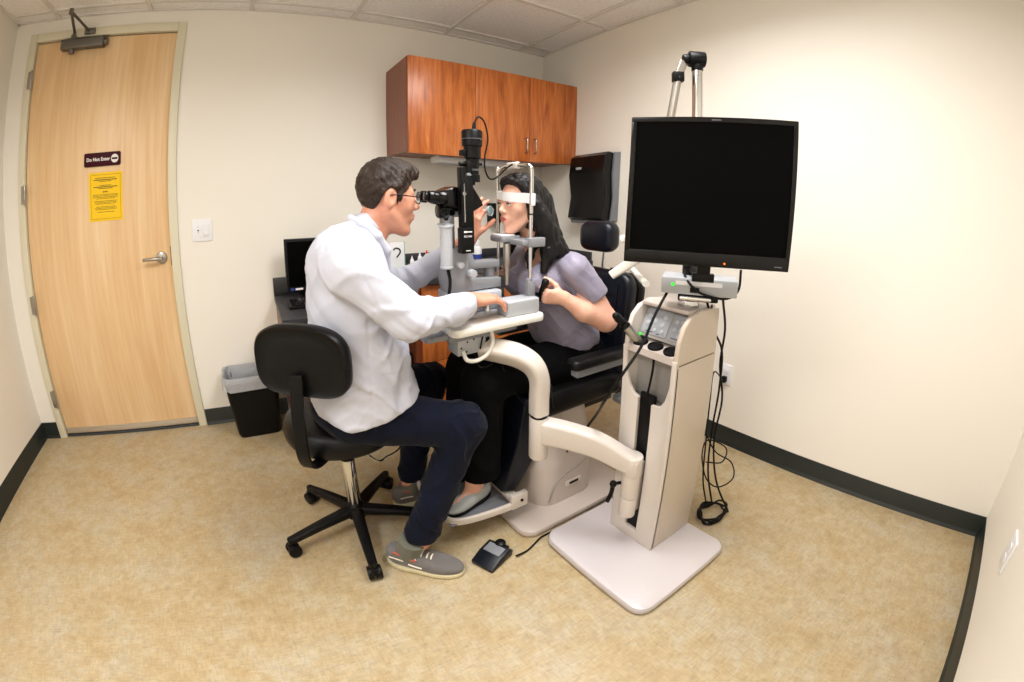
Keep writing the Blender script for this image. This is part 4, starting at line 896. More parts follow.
b = MB(); b.box((xn-.018, yn_-.016, zt+.05), (xn+.014, yn_+.016, zt+.115), .004); b.cyl((xn-.006, yn_, zt+.11), (xn-.006, yn_, zt+.125), .013, bev=.002); b.box((xn-.026, yn_-.008, zt), (xn+.012, yn_+.03, zt+.06), .003); part(b, 'frame_bracket', 'cast', t)
b = MB(); b.box((xn-.026, yf-.02, zt), (xn+.008, yf+.01, zt+.1), .003); part(b, 'frame_bracket', 'cast', t)
for sg_, y_ in ((-1, yn_), (1, yf)):
    gx = Vector((-.08, .50*sg_, .86)).normalized(); gc_ = Vector((2.330, -1.425 if sg_ < 0 else -1.155, .928))
    b = MB(); b.cyl(gc_-gx*.042, gc_+gx*.056, .0135, bev=.006, n=24); b.ball(gc_+gx*.052, .0155); b.cyl((xn+.008, y_, zt+.07), gc_-gx*.02, .006); part(b, 'hand_grip', 'black_plastic', t)
# ================================================================ organic shapes: distance fields meshed by surface nets
f32 = np.float32
def A3(p): return np.array(p, dtype=f32)
def sph(c, r): c = A3(c); return lambda p: np.sqrt(((p-c)**2).sum(1))-r
def ell(c, r, Rm=None):
    c, r = A3(c), A3(r); Rm = None if Rm is None else np.array(Rm, dtype=f32)
    def f(p):
        q = p-c
        if Rm is not None: q = q @ Rm          # columns of Rm are the ellipsoid's axes
        k0 = np.sqrt(((q/r)**2).sum(1)); k1 = np.sqrt(((q/(r*r))**2).sum(1))+1e-9
        return k0*(k0-1)/k1
    return f
def cap(a, b, ra, rb=None):
    a, b = A3(a), A3(b); rb = ra if rb is None else rb; d = b-a; L2 = float((d*d).sum())+1e-12
    def f(p):
        q = p-a; t = np.clip((q @ d)/L2, 0, 1)
        return np.sqrt(((q-t[:, None]*d)**2).sum(1))-(ra+(rb-ra)*t)
    return f
def chain(pts, rs): return [cap(pts[i], pts[i+1], rs[i], rs[i+1]) for i in range(len(pts)-1)]
def smin(a, b, k):
    h = np.maximum(k-np.abs(a-b), 0)/k; return np.minimum(a, b)-h*h*k*.25
def smax(a, b, k): return -smin(-a, -b, k)
def union(fs, k=.01):
    def f(p):
        d = fs[0](p)
        for g in fs[1:]: d = smin(d, g(p), k) if k > 0 else np.minimum(d, g(p))
        return d
    return f
def U2_(pairs):          # [(f, k), ...] successive smooth unions
    def f(p):
        d = pairs[0][0](p)
        for g, k in pairs[1:]: d = smin(d, g(p), k)
        return d
    return f
def creases(p, s=1., seed=0.):
    x, y, z = p[:, 0], p[:, 1], p[:, 2]
    a = (x*58+z*41-y*17+seed)*s+2.1*np.sin((z*23-y*19+x*7)*s+seed)+1.1*np.sin((x*47+y*31)*s)
    b_ = (z*66-x*29+y*33)*s+2.3*np.sin((x*27+y*21)*s+seed*1.7)
    r = lambda v: np.exp(-(np.sin(v*.5)/.38)**2)
    m1 = .5+.5*np.sin(x*19+z*13+y*11+seed*3); return r(a)*m1+r(b_)*(1-m1)
def folds(p, s=1., seed=0.):
    x, y, z = p[:, 0], p[:, 1], p[:, 2]
    a = np.sin((x*31+z*22+seed)*s+1.7*np.sin((z*17-y*23)*s+seed)); b_ = np.sin((y*37-z*29+x*11)*s+2.1*np.sin((x*19+y*9)*s+1.3+seed))
    return .6*a*np.abs(a)+.4*b_
def mesh_field(name, fn, lo, hi, h, mats, parent=None, smooth=1, matfn=None, asobj=True):
    lo = np.array(lo, float); hi = np.array(hi, float); B = 8
    nb = np.ceil((hi-lo)/(h*B)).astype(int); n = nb*B+1
    D = np.full(n, 1.0, dtype=f32)
    bi = np.stack(np.meshgrid(*[np.arange(k) for k in nb], indexing='ij'), -1).reshape(-1, 3)
    cen = (lo+(bi*B+B/2)*h).astype(f32)
    d0 = fn(cen); lim = B*h*.87*1.25+.006
    act = bi[np.abs(d0) < lim]; ins = bi[d0 <= -lim]
    off = np.stack(np.meshgrid(*[np.arange(B+1)]*3, indexing='ij'), -1).reshape(-1, 3)
    for q in ins: D[q[0]*B:q[0]*B+B+1, q[1]*B:q[1]*B+B+1, q[2]*B:q[2]*B+B+1] = -1
    for s0 in range(0, len(act), 400):
        blk = act[s0:s0+400]; idx = (blk[:, None, :]*B+off[None]).reshape(-1, 3)
        val = fn((lo+idx*h).astype(f32)); D[idx[:, 0], idx[:, 1], idx[:, 2]] = val
    Sg = D < 0
    c = np.zeros(np.array(D.shape)-1, dtype=np.int8)
    for i in (0, 1):
        for j in (0, 1):
            for k in (0, 1): c += Sg[i:D.shape[0]-1+i, j:D.shape[1]-1+j, k:D.shape[2]-1+k]
    cells = np.argwhere((c > 0) & (c < 8)); vid = np.full(c.shape, -1, dtype=np.int32); vid[cells[:, 0], cells[:, 1], cells[:, 2]] = np.arange(len(cells))
    acc = np.zeros((len(cells), 3)); cnt = np.zeros(len(cells)); corner = [(i, j, k) for i in (0, 1) for j in (0, 1) for k in (0, 1)]
    cv = {q: D[cells[:, 0]+q[0], cells[:, 1]+q[1], cells[:, 2]+q[2]].astype(float) for q in corner}
    for q in corner:
        for ax in range(3):
            if q[ax] == 0:
                r = list(q); r[ax] = 1; r = tuple(r); a, b_ = cv[q], cv[r]; m = (a < 0) != (b_ < 0)
                t = np.where(m, a/np.where(m, a-b_, 1), 0); pos = np.tile(np.array(q, float), (len(cells), 1)); pos[:, ax] += t
                acc += np.where(m[:, None], pos, 0); cnt += m
    V_ = lo+(cells+acc/cnt[:, None])*h
    F_ = []
    for ax in range(3):
        a1, a2 = [(1, 2), (2, 0), (0, 1)][ax]
        s1 = [slice(None)]*3; s2 = [slice(None)]*3; s1[ax] = slice(0, -1); s2[ax] = slice(1, None)
        e = np.argwhere(Sg[tuple(s1)] != Sg[tuple(s2)])
        e = e[(e[:, a1] > 0) & (e[:, a2] > 0) & (e[:, a1] < D.shape[a1]-1) & (e[:, a2] < D.shape[a2]-1)]
        u1 = np.zeros(3, int); u1[a1] = 1; u2 = np.zeros(3, int); u2[a2] = 1
        g = lambda q: vid[q[:, 0], q[:, 1], q[:, 2]]
        quad = np.stack([g(e-u1-u2), g(e-u2), g(e), g(e-u1)], 1)
        fl = Sg[e[:, 0], e[:, 1], e[:, 2]]
        quad = np.where(fl[:, None], quad, quad[:, ::-1]); F_.append(quad)
    F_ = np.concatenate(F_); F_ = F_[(F_ >= 0).all(1)]
    for _ in range(smooth):
        acc = np.zeros_like(V_); cnt = np.zeros(len(V_))
        for i in range(4):
            a, b_ = F_[:, i], F_[:, (i+1) % 4]
            np.add.at(acc, a, V_[b_]); np.add.at(acc, b_, V_[a]); np.add.at(cnt, a, 1); np.add.at(cnt, b_, 1)
        V_ = V_*.55+.45*acc/np.maximum(cnt, 1)[:, None]
    return V_, F_
def field_obj(name, fn, lo, hi, h, mats, parent=None, loc=None, smooth=None, matfn=None):
    if smooth is None: smooth = 4 if name in ('lab_coat', 'blouse', 'jeans', 'trousers', 'collar') else 1
    V_, F_ = mesh_field(name, fn, lo, hi, h, mats, smooth=smooth)
    org = Vector(loc) if parent is None else (Vector(parent['_o']) if parent.type == 'EMPTY' else Vector(ORG[parent.name]))
    me = bpy.data.meshes.new(name); me.vertices.add(len(V_)); me.vertices.foreach_set('co', (V_-np.array(org)).astype(f32).ravel())
    me.loops.add(F_.size); me.loops.foreach_set('vertex_index', F_.astype(np.int32).ravel())
    me.polygons.add(len(F_)); me.polygons.foreach_set('loop_start', np.arange(0, F_.size, 4, dtype=np.int32))
    me.update(calc_edges=True)
    if matfn is not None:
        fc_ = V_[F_].mean(1); me.polygons.foreach_set('material_index', matfn(fc_).astype(np.int32))
    o = link(name, me, mats, parent, 0, org)
    if parent is None: o.location = loc
    return o

# ---------------------------------------------------------------- materials for people
def skin(name, c, c2):
    m, nt, p = newmat(name); v = coords(nt)
    nt.links.new(ramp(nt, noise(nt, v, 22, 4, .6), [(.3, c2), (.65, c)]), p.inputs['Base Color'])
    p.inputs['Roughness'].default_value = .48; p.inputs['Subsurface Weight'].default_value = .12; p.inputs['Subsurface Scale'].default_value = .006
    p.inputs['Subsurface Radius'].default_value = (1, .35, .2); bump(nt, p, noise(nt, v, 600, 2), .08, .0006); return m
M['skin_man'] = skin('skin_warm', rgb(212, 154, 128), rgb(198, 132, 108)); M['skin_woman'] = skin('skin_fair', rgb(232, 184, 160), rgb(222, 164, 142))
M['lip_man'] = plain('lip_man', rgb(188, 118, 100), .45); M['lip_woman'] = plain('lip_woman', rgb(196, 104, 104), .38)
def hairmat(name, c1, c2, sc, rough=.42):
    m, nt, p = newmat(name); n = noise(nt, coords(nt, sc), 1, 3, .6, .3)
    nt.links.new(ramp(nt, n, [(.35, c1), (.7, c2)]), p.inputs['Base Color']); p.inputs['Roughness'].default_value = rough; p.inputs['Specular IOR Level'].default_value = .3
    bump(nt, p, n, .8, .004); return m
M['hair_man'] = hairmat('short_brown_hair', rgb(16, 11, 9), rgb(62, 46, 36), (240, 300, 90)); M['hair_woman'] = hairmat('long_black_hair', rgb(8, 7, 9), rgb(18, 15, 18), (260, 260, 18), .3)
def cloth(name, c, rough=.85, bs=.15, sc=900, var=.04, sheen=.2):
    m, nt, p = newmat(name); v = coords(nt); n = noise(nt, v, 14, 3)
    nt.links.new(ramp(nt, n, [(.3, tuple(x*(1-var) for x in c)), (.7, tuple(min(1, x*(1+var)) for x in c))]), p.inputs['Base Color'])
    p.inputs['Roughness'].default_value = rough; p.inputs['Sheen Weight'].default_value = sheen; p.inputs['Specular IOR Level'].default_value = .5 if max(c) > .1 else .12; bump(nt, p, noise(nt, v, sc, 2), bs, .0006); return m
M['coat'] = cloth('white_cotton', rgb(197, 199, 212), sheen=.0); M['shirt'] = cloth('lavender_grey_satin', rgb(132, 127, 146), .5, sheen=.15, var=.1)
M['jeans'] = cloth('dark_indigo_denim', rgb(7, 12, 29), .8, .3, 1100, .35, .05); M['trousers'] = cloth('black_trousers', rgb(5, 5, 7), .95, sheen=.0)
M['suede'] = cloth('grey_suede', rgb(104, 100, 98), .9, .3, 500, .12); M['sole'] = plain('cream_rubber', rgb(206, 196, 160), .6); M['lining'] = cloth('olive_grey_lining', rgb(96, 96, 84), .9)
M['lace'] = plain('cream_lace', rgb(226, 220, 200), .8); M['orange_trim'] = plain('faded_red_trim', rgb(184, 84, 66), .7); M['flat'] = plain('pale_grey_canvas', rgb(168, 172, 172), .8)
M['eye'] = plain('eye_white', rgb(232, 228, 226), .15); M['iris'] = plain('iris_dark', rgb(38, 28, 22), .1)

# ---------------------------------------------------------------- head and hand builders
def head_fields(C, fwd, up, s, female):
    fwd = Vector(fwd).normalized(); up = Vector(up); left = up.cross(fwd).normalized(); up = fwd.cross(left)
    Rm = np.array([[fwd.x, left.x, up.x], [fwd.y, left.y, up.y], [fwd.z, left.z, up.z]], dtype=f32); C_ = A3(C)
    toL = lambda p: ((p-C_) @ Rm)/f32(s)
    toW = lambda q: Vector((Rm @ np.array(q, dtype=float)*s+C_).tolist())
    j = .9 if female else 1.0
    parts_ = [(ell((.002, 0, .032), (.084, .076, .088)), .03), (ell((.028, 0, -.03), (.063, .056*j, .082)), .035)]
    for sd in (-1, 1):
        parts_ += [(cap((-.004, sd*.056*j, -.042), (.052, sd*.026*j, -.098), .017*j, .014), .022), (sph((.058, sd*.040*(.93 if female else 1), -.014), .021 if not female else .016), .026), (cap((.08, sd*.012, .028), (.074, sd*.042, .026), .0095 if not female else .0075, .008), .014)]
    parts_ += [(sph((.068 if not female else .064, 0, -.101), .0195 if not female else .016), .022), (ell((.078, 0, -.054), (.017, .026, .022)), .014)]
    base = U2_(parts_)
    def f(q):
        d = base(q)
        for sd in (-1, 1): d = smax(d, -sph((.103, sd*.031, .008), .0165)(q), .014)
        for sd in (-1, 1): d = smin(d, sph((.0795, sd*.031, .007), .0150)(q), .004)
        for sd in (-1, 1): d = smax(d, -ell((.0965, sd*.032, .0065), (.012, .0125, .0052))(q), .0015)
        nl = .004 if female else 0
        d = smin(d, cap((.086, 0, .022), (.108-nl, 0, -.016), .0065, .0085)(q), .012); d = smin(d, sph((.108-nl, 0, -.020), .0105 if not female else .0095)(q), .008)
        for sd in (-1, 1): d = smin(d, sph((.0985-nl, sd*.0115, -.0255), .0072)(q), .006)
        for sd in (-1, 1): d = smax(d, -sph((.1035-nl, sd*.0065, -.0335), .0034)(q), .003)
        lx = .0025 if female else 0; d = smin(d, ell((.0935-lx, 0, -.0495), (.0065, .023, .0042))(q), .005); d = smin(d, ell((.092-lx, 0, -.0600), (.0064, .019, .0050))(q), .005)
        d = smax(d, -ell((.1, 0, -.0545), (.007, .022, .0014))(q), .002)
        for sd in (-1, 1):
            e = ell((-.006, sd*.079, .002), (.019, .0085, .031), [[.96, 0, .2], [0, 1, 0], [-.2, 0, .96]])(q)
            e = smax(e, -ell((.001, sd*.089, .006), (.0115, .009, .020))(q), .004); d = smin(d, e, .008)
        return d
    F = lambda p: f(toL(p))*s
    lips = lambda p: (lambda q: (np.abs(q[:, 1]) < .021*j) & (q[:, 0] > .084) & (np.abs(q[:, 2]+.0548) < .0092*(1-(q[:, 1]/.024)**2)))(toL(p))
    return F, toL, toW, lips
def hand_fields(Wp, d, t, left, curls, s=.92, thumb=(.55, .62, .35), tcurl=(.3, .3), spread=.10):
    Wp = Vector(Wp); d = Vector(d).normalized(); t = Vector(t); t = (t-d*t.dot(d)).normalized(); n = d.cross(t) if left else t.cross(d)
    fs = []; info = []
    for i, (o, L_) in enumerate(((.028, .96), (.0095, 1.06), (-.009, 1.0), (-.027, .80))):
        b0 = Wp+t*(o*.55*s); kn = Wp+d*((.088-abs(o-.005)*.18)*s)+t*(o*s)-n*.003
        fs.append((cap(b0, kn, .0150*s, .0112*s), .014))
        c1, c2, c3 = curls[i]; dir_ = (d+t*(o*spread*18)*.2).normalized(); p = kn; a = 0; r = .0092*s
        for L2, c_, r2 in ((.043, c1, .0086), (.027, c2, .0078), (.021, c3, .0070)):
            a += c_; v = dir_*math.cos(a)+n*math.sin(a); q = p+v*(L2*L_*s); fs.append((cap(p, q, r, r2*s), .0045)); p, r = q, r2*s
        info.append((p, v))
    fs.append((cap(Wp-d*.01, Wp+d*.03*s, .021*s, .020*s), .02)); fs.append((ell(Wp+d*(.045*s)+n*.002, (.036*s, .036*s, .015*s), [[d.x, t.x, n.x], [d.y, t.y, n.y], [d.z, t.z, n.z]]), .014))
    p = Wp+d*(.018*s)+t*(.018*s)+n*.004; v = (t*thumb[0]+d*thumb[1]+n*thumb[2]).normalized(); r = .0125*s
    q = p+v*(.042*s); fs.append((cap(p, q, .014*s, .0112*s), .012)); tv = (d*.8+n*.5-t*.25).normalized()
    for L2, c_, r2 in ((.032, tcurl[0], .0098), (.026, tcurl[1], .0082)):
        v = (v+tv*c_).normalized(); p2 = q+v*(L2*s); fs.append((cap(q, p2, .0105*s, r2*s), .005)); q = p2
    return fs, n, info, q

# ================================================================ THE MAN
Hm, mL, mW_, mlips = head_fields((1.782, -1.28, 1.283), (1, .02, -.05), (.05, 0, 1), 1.0, False)
RS, RE, RW = (1.632, -1.452, 1.085), (1.778, -1.505, .938), (1.985, -1.446, .938)
LS, LE, LW = (1.70, -1.13, 1.06), (1.905, -1.035, .935), (2.128, -1.175, 1.118)
RHp, RKn, RAn = (1.645, -1.36, .605), (1.965, -1.468, .530), (1.778, -1.470, .120)
LHp, LKn, LAn = (1.66, -1.20, .605), (2.0, -1.095, .535), (1.885, -1.11, .12)
rh, rn, rinfo, _ = hand_fields((2.005, -1.438, .946), (.97, .03, -.10), (0, 1, .12), False, [(.20, .35, .25), (.28, .42, .3), (.32, .45, .3), (.30, .45, .35)], .98)
lh, ln_, linfo, lthumb = hand_fields((2.140, -1.182, 1.132), (.20, -.10, .96), (.25, -.97, 0), True, [(.50, .60, .30), (.28, .40, .3), (.12, .3, .25), (.0, .25, .2)], 1.0, thumb=(.45, .7, .45), tcurl=(.25, .1), spread=.12)
toe_d = Vector((.205, -.175, 0)).normalized()
bodyp = chain([RS, RE, (2.005, -1.438, .946)], [.046, .036, .025])+chain([LS, LE, (2.132, -1.178, 1.132)], [.046, .036, .023])
bodyp = [(f, .02) for f in bodyp]
torso = [(ell((1.665, -1.285, 1.0), (.10, .14, .14)), .05), (ell((1.64, -1.28, .78), (.10, .13, .18)), .06), (ell((1.63, -1.28, .62), (.11, .14, .10)), .05), (cap((1.645, -1.42, 1.10), (1.70, -1.15, 1.10), .045), .05),
         (cap((1.752, -1.28, 1.215), (1.70, -1.28, 1.10), .052, .058), .03)]
legs = [(f, .03) for f in chain([RHp, RKn, RAn], [.078, .052, .034])+chain([LHp, LKn, LAn], [.078, .052, .034])+[cap(RAn, Vector((1.735, -1.452, .05)), .030, .024), cap((1.735, -1.452, .045), Vector((1.82, -1.53, .032)), .022, .016), cap(LAn, (1.865, -1.11, .05), .030, .024), cap((1.865, -1.11, .045), (1.99, -1.11, .032), .022, .016)]]
mb_ = U2_(torso+bodyp+legs); mhd = U2_(rh); mhl = U2_(lh)
def man_f(p):
    d = mb_(p)
    for bx, g, k in (((1.60, 1.95, -1.42, -1.14, 1.10, 1.45), Hm, .018), ((1.94, 2.24, -1.53, -1.35, .86, 1.02), mhd, .012), ((2.06, 2.27, -1.29, -1.08, 1.07, 1.34), mhl, .012)):
        m = (p[:, 0] > bx[0]) & (p[:, 0] < bx[1]) & (p[:, 1] > bx[2]) & (p[:, 1] < bx[3]) & (p[:, 2] > bx[4]) & (p[:, 2] < bx[5])
        if m.any(): d[m] = smin(d[m], g(p[m]), k)
    return d
man = field_obj('person', man_f, (1.47, -1.62, .0), (2.30, -.93, 1.43), .003, ['skin_man', 'lip_man'], loc=(1.63, -1.28, 0), matfn=lambda c: mlips(c)*1)
man['label'] = 'man in a white coat and dark jeans seated at the eyepieces of the slit lamp'; man['category'] = 'person'; man['group'] = 'people at the slit lamp'
# hair
hx_ = [-.14, -.070, -.050, -.035, -.022, -.004, .012, .018, .030, .036, .055, .070, .082, .12]
hz_ = [-.058, -.062, -.045, -.022, .020, .036, .030, -.022, -.022, .018, .036, .056, .066, .070]
def hair_m(p):
    q = mL(p); st = np.sin(q[:, 0]*150+q[:, 1]*90+3*np.sin(q[:, 2]*60+q[:, 0]*30)); st2 = np.sin(q[:, 0]*70-q[:, 2]*120+q[:, 1]*160)
    d = smin(ell((.003, 0, .036), (.0900, .0835, .0955))(q), ell((.045, .004, .094), (.060, .054, .032))(q), .03)
    d = smin(d, ell((.074, .004, .086), (.030, .046, .017))(q), .03)
    cl_ = np.sin(q[:, 0]*95+q[:, 1]*210+2.4*np.sin(q[:, 2]*70+q[:, 0]*50)); st3 = np.sin(q[:, 0]*330+q[:, 1]*210+2*np.sin(q[:, 2]*110)); d = d-.0014*st-.0016*st2-.0012*st3-.0022*np.maximum(0, cl_)*np.clip((q[:, 2]-.0)*14, .2, 1)
    cut = (np.interp(q[:, 0], hx_, hz_).astype(f32)-q[:, 2])*.75
    d = smax(d, cut, .006)
    return d
field_obj('hair', hair_m, (1.64, -1.40, 1.18), (1.92, -1.16, 1.44), .003, 'hair_man', man)
for sd in (-1, 1):
    b = MB(); b.ball(mW_((.0815, sd*.0315, .007)), .0128, n=20); e_ = part(b, 'eye', 'eye', man)
    b = MB(); b.ball(mW_((.0895, sd*.0312, .007)), (.0055, .0055, .0055)); part(b, 'iris', 'iris', e_)
    b = MB(); b.tube([mW_((.0925, sd*.015, .0345)), mW_((.0920, sd*.030, .0375)), mW_((.082, sd*.047, .032))], .0032, 8); part(b, 'eyebrow', 'hair_man', man)
# spectacles
b = MB()
for sd in (-1, 1):
    ctr_ = Vector((.1035, sd*.033, .006)); b.tube([mW_(ctr_+Vector((-.003*abs(math.cos(a)), .0215*math.cos(a), .0155*math.sin(a)))) for a in [2*PI*k/14 for k in range(14)]], .0016, 8, closed=True, sub=3)
    b.tube([mW_((.101, sd*.054, .012)), mW_((.06, sd*.074, .014)), mW_((.0, sd*.082, .014)), mW_((-.02, sd*.080, .0))], .0018, 8)
b.tube([mW_((.104, -.012, .010)), mW_((.1085, 0, .014)), mW_((.104, .012, .010))], .0016, 8); gl = part(b, 'eyeglasses', 'black_plastic', man)
for sd in (-1, 1):
    b = MB(); b.ball((0, 0, 0), (.001, .0205, .0148), mx=Matrix()); 
    for v in b.bm.verts: v.co = mW_(Vector((.1025, sd*.033, .006))+v.co)
    part(b, 'glasses_lens', 'specglass', gl)
# coat
ct = [(ell((1.660, -1.285, 1.02), (.124, .175, .16)), .05), (ell((1.668, -1.29, .83), (.140, .165, .20)), .08), (ell((1.712, -1.30, .75), (.122, .160, .13)), .06), (ell((1.650, -1.30, .66), (.137, .180, .20)), .06), (ell((1.735, -1.30, .640), (.125, .176, .095)), .05),
      (ell((1.640, -1.30, 1.10), (.092, .15, .095)), .05), (cap((1.635, -1.440, 1.105), (1.70, -1.12, 1.105), .066), .05), (cap((1.69, -1.28, 1.13), (1.728, -1.28, 1.19), .075, .058), .035)]
arms = [(cap(RS, RE, .072, .060), .035), (cap(RE, (1.935, -1.463, .927), .060, .050), .03), (cap((1.925, -1.465, .927), (1.985, -1.446, .934), .050, .047), .01),
        (cap(LS, LE, .068, .057), .035), (cap(LE, (2.03, -1.11, 1.035), .057, .048), .03), (cap((2.02, -1.105, 1.03), (2.06, -1.13, 1.06), .046, .046), .01)]
cs = U2_(ct+arms); Ra, Rb, La, Lb = [A3(q) for q in (RE, (2.0, -1.442, .936), LE, (2.075, -1.138, 1.075))]
def coat_f(p):
    d = cs(p); x, y, z = p[:, 0], p[:, 1], p[:, 2]
    de = np.sqrt(((p-Ra)**2).sum(1)); dl = np.sqrt(((p-La)**2).sum(1)); dw = np.sqrt((x-1.70)**2+(z-.70)**2)
    ds = np.sqrt((x-1.66)**2+(y+1.45)**2+(z-1.03)**2)
    amp = .0028+.0055*np.exp(-(de/.11)**2)+.005*np.exp(-(dl/.11)**2)+.003*np.exp(-(dw/.12)**2)+.003*np.exp(-(ds/.09)**2)
    d = d+amp*folds(p, 1.45, .4)-amp*1.1*creases(p, .9, .4)+amp*.4-.001*creases(p, 1.9, 2.)
    # seams pressed in: sleeve head, side panel, pocket mouth
    m = y < -1.36
    sm = np.exp(-((x-1.668-.03*(z-.8))/.0035)**2)*(z < 1.0)*m*(z > .60); pk = np.exp(-((z-.765+.18*(x-1.72))/.0035)**2)*(x > 1.70)*(x < 1.80)*m
    sl = np.exp(-(((x-1.655)-.35*(1.06-z))/.0035)**2)*(z > 1.0)*(z < 1.16)*(y < -1.42)
    d = d+.0022*(sm+pk+sl)
    # hem: dips at the near back corner
    hem = .597+.22*np.maximum(0, x-1.60)+.35*np.maximum(0, 1.60-x)+.004*np.sin(x*40+y*30)
    d = smax(d, hem-z, .006)
    # cuffs cut square
    dR = Rb-Ra; dR = dR/np.linalg.norm(dR); near = (z < 1.02) & (y < -1.38) & (x > 1.9)
    d = np.where(near, smax(d, ((p-Rb) @ dR), .005), d)
    dL = Lb-La; dL = dL/np.linalg.norm(dL); near = (y > -1.25) & (x > 2.0)
    d = np.where(near, smax(d, ((p-Lb) @ dL), .005), d)
    return d
coat = field_obj('lab_coat', coat_f, (1.46, -1.60, .56), (2.16, -.94, 1.27), .0035, 'coat', man)
def collar_f(p):
    pts = [(1.678, -1.28, 1.222), (1.698, -1.332, 1.210), (1.738, -1.345, 1.172), (1.768, -1.330, 1.122), (1.778, -1.31, 1.06)]
    pt2 = [(x_, -2.56-y_, z_) for x_, y_, z_ in pts]
    d = union(chain(pts, [.013, .013, .014, .014, .008])+chain(pt2, [.013, .013, .014, .014, .008]), .01)(p)
    return d+.001*folds(p, 2.5)
field_obj('collar', collar_f, (1.62, -1.40, 1.02), (1.84, -1.16, 1.26), .0035, 'coat', man)
# jeans
js = U2_([(ell((1.64, -1.28, .615), (.135, .168, .085)), .05), (cap(RHp, RKn, .092, .070), .04), (cap(RKn, (1.785, -1.470, .145), .069, .057), .03), (cap(LHp, LKn, .092, .070), .04), (cap(LKn, (1.888, -1.11, .145), .069, .057), .03)])
RKa, LKa = A3(RKn), A3(LKn)
def jeans_f(p):
    d = js(p); x, y, z = p[:, 0], p[:, 1], p[:, 2]; dk = np.sqrt(((p-RKa)**2).sum(1)); dk2 = np.sqrt(((p-LKa)**2).sum(1))
    d = d+(.0022+.004*np.exp(-(dk/.1)**2)+.004*np.exp(-(dk2/.1)**2)+.003*np.exp(-((z-.2)/.06)**2))*(folds(p, 1.5, 1.2)-1.6*creases(p, 1.3, 2.2)+.5)
    d = smax(d, .128+.04*(1.78-x)*(y < -1.3)-z, .006); d = smax(d, .542-z+np.maximum(0, x-1.70)*2+50*(z < .35), .02) if False else d
    return d
field_obj('jeans', jeans_f, (1.46, -1.60, .09), (2.10, -.98, .72), .0035, 'jeans', man)
def shoe(heel, d, parent, mats, z0=0., L_=.285, trim=True):
    heel = Vector(heel); d = Vector(d).normalized(); s_ = Vector((-d.y, d.x, 0)); Rm = np.array([[d.x, s_.x, 0], [d.y, s_.y, 0], [0, 0, 1]], dtype=f32); H_ = A3((heel.x, heel.y, z0)); k = L_/.285
    tl = lambda p: ((p-H_) @ Rm)/k
    up_ = U2_([(ell((.215, 0, .030), (.070, .042, .030)), .01), (ell((.150, 0, .036), (.085, .044, .040)), .03), (ell((.06, 0, .045), (.062, .036, .052)), .03), (cap((.03, 0, .06), (.085, 0, .068), .030, .030), .02)])
    ol = U2_([(ell((.205, 0, 0), (.080, .047, .04)), .01), (ell((.13, 0, 0), (.09, .043, .04)), .03), (ell((.06, 0, 0), (.064, .040, .04)), .03)])
    P8 = [tuple(heel+d*a+s_*b_) for a, b_ in ((-.03, -.07), (.32, -.07), (-.03, .07), (.32, .07))]
    lo = (min(q[0] for q in P8), min(q[1] for q in P8), z0-.005); hi = (max(q[0] for q in P8), max(q[1] for q in P8), z0+.125)
    def fu(p): q = tl(p); d_ = smax(up_(q), .012-q[:, 2], .004); d_ = smax(d_, q[:, 2]-.088+.22*np.maximum(0, q[:, 0]-.06), .004); g = np.exp(-((q[:, 0]-.205+1.5*q[:, 1]**2*10)/.003)**2)*(q[:, 2] > .03); return (d_+.002*g)*k
    def fso(p): q = tl(p); q2 = q.copy(); q2[:, 2] = 0; return smax(smax(ol(q2), q[:, 2]-.020, .004), .001-q[:, 2], .004)*k
    sh = field_obj('shoe', fu, lo, hi, .003, mats[0], parent); field_obj('sole', fso, lo, hi, .003, mats[1], sh)
    T_ = lambda a, b_, c: heel+d*(a*k)+s_*(b_*k)+Vector((0, 0, z0+c*k))
    if trim:
        b = MB()
        for sd in (-1, 1): b.tube([T_(.02, sd*.034, .055), T_(.045, sd*.0375, .056), T_(.075, sd*.039, .052)], .0028, 6); b.tube([T_(.095, sd*.044, .046), T_(.12, sd*.046, .042), T_(.145, sd*.046, .038)], .0028, 6)
        for a in (.135, .155, .17): b.tube([T_(a, -.022, .066-.25*(a-.135)), T_(a, 0, .076-.25*(a-.135)), T_(a, .022, .066-.25*(a-.135))], .003, 6)
        b.tube([T_(.135, 0, .078), T_(.12, -.02, .086), T_(.115, -.03, .07), T_(.125, -.03, .058)], .0025, 6); b.tube([T_(.135, 0, .078), T_(.125, .02, .088), T_(.12, .03, .07)], .0025, 6); part(b, 'shoelace', 'lace', sh)
        b = MB(); b.tube([T_(.04, -.034, .083), T_(.07, -.037, .078), T_(.10, -.038, .068), T_(.12, -.036, .06)], .004, 6); b.tube([T_(.04, .034, .083), T_(.07, .037, .078), T_(.10, .038, .068), T_(.12, .036, .06)], .004, 6); [setattr(q_, 'name', 'trim_band') for q_ in islands(part(b, 'trim_band', 'orange_trim', sh))]
        b = MB(); b.lathe([(.0, .0), (.043, .0), (.047, .03), (.048, .075), (.040, .078), (.0, .07)], T_(.080, 0, .060), (.35*d.x, .35*d.y, 1), 28); part(b, 'shoe_lining', 'lining', sh)
    return sh
shoe((1.668, -1.402, 0), (.205, -.185, 0), man, ('suede', 'sole'))
shoe((1.80, -1.11, 0), (1, .02, 0), man, ('suede', 'sole'))

# the small lens he holds
lc = Vector((2.200, -1.240, 1.245)); ldir = Vector((.45, -.88, .1)).normalized()
t = thing('handheld_lens', tuple(lc), 'small round examination lens held between the man fingers near the woman eye', 'lens')
b = MB(); b.lathe([(.017, -.005), (.0195, -.005), (.0195, .005), (.017, .005), (.017, -.005)], lc, ldir, 28); part(b, 'lens_ring', 'cast_lt', t)
b = MB(); b.lathe([(0, -.004), (.011, -.003), (.0171, 0), (.011, .005), (0, .0065)], lc, ldir, 28); part(b, 'lens_glass', 'lens', t)

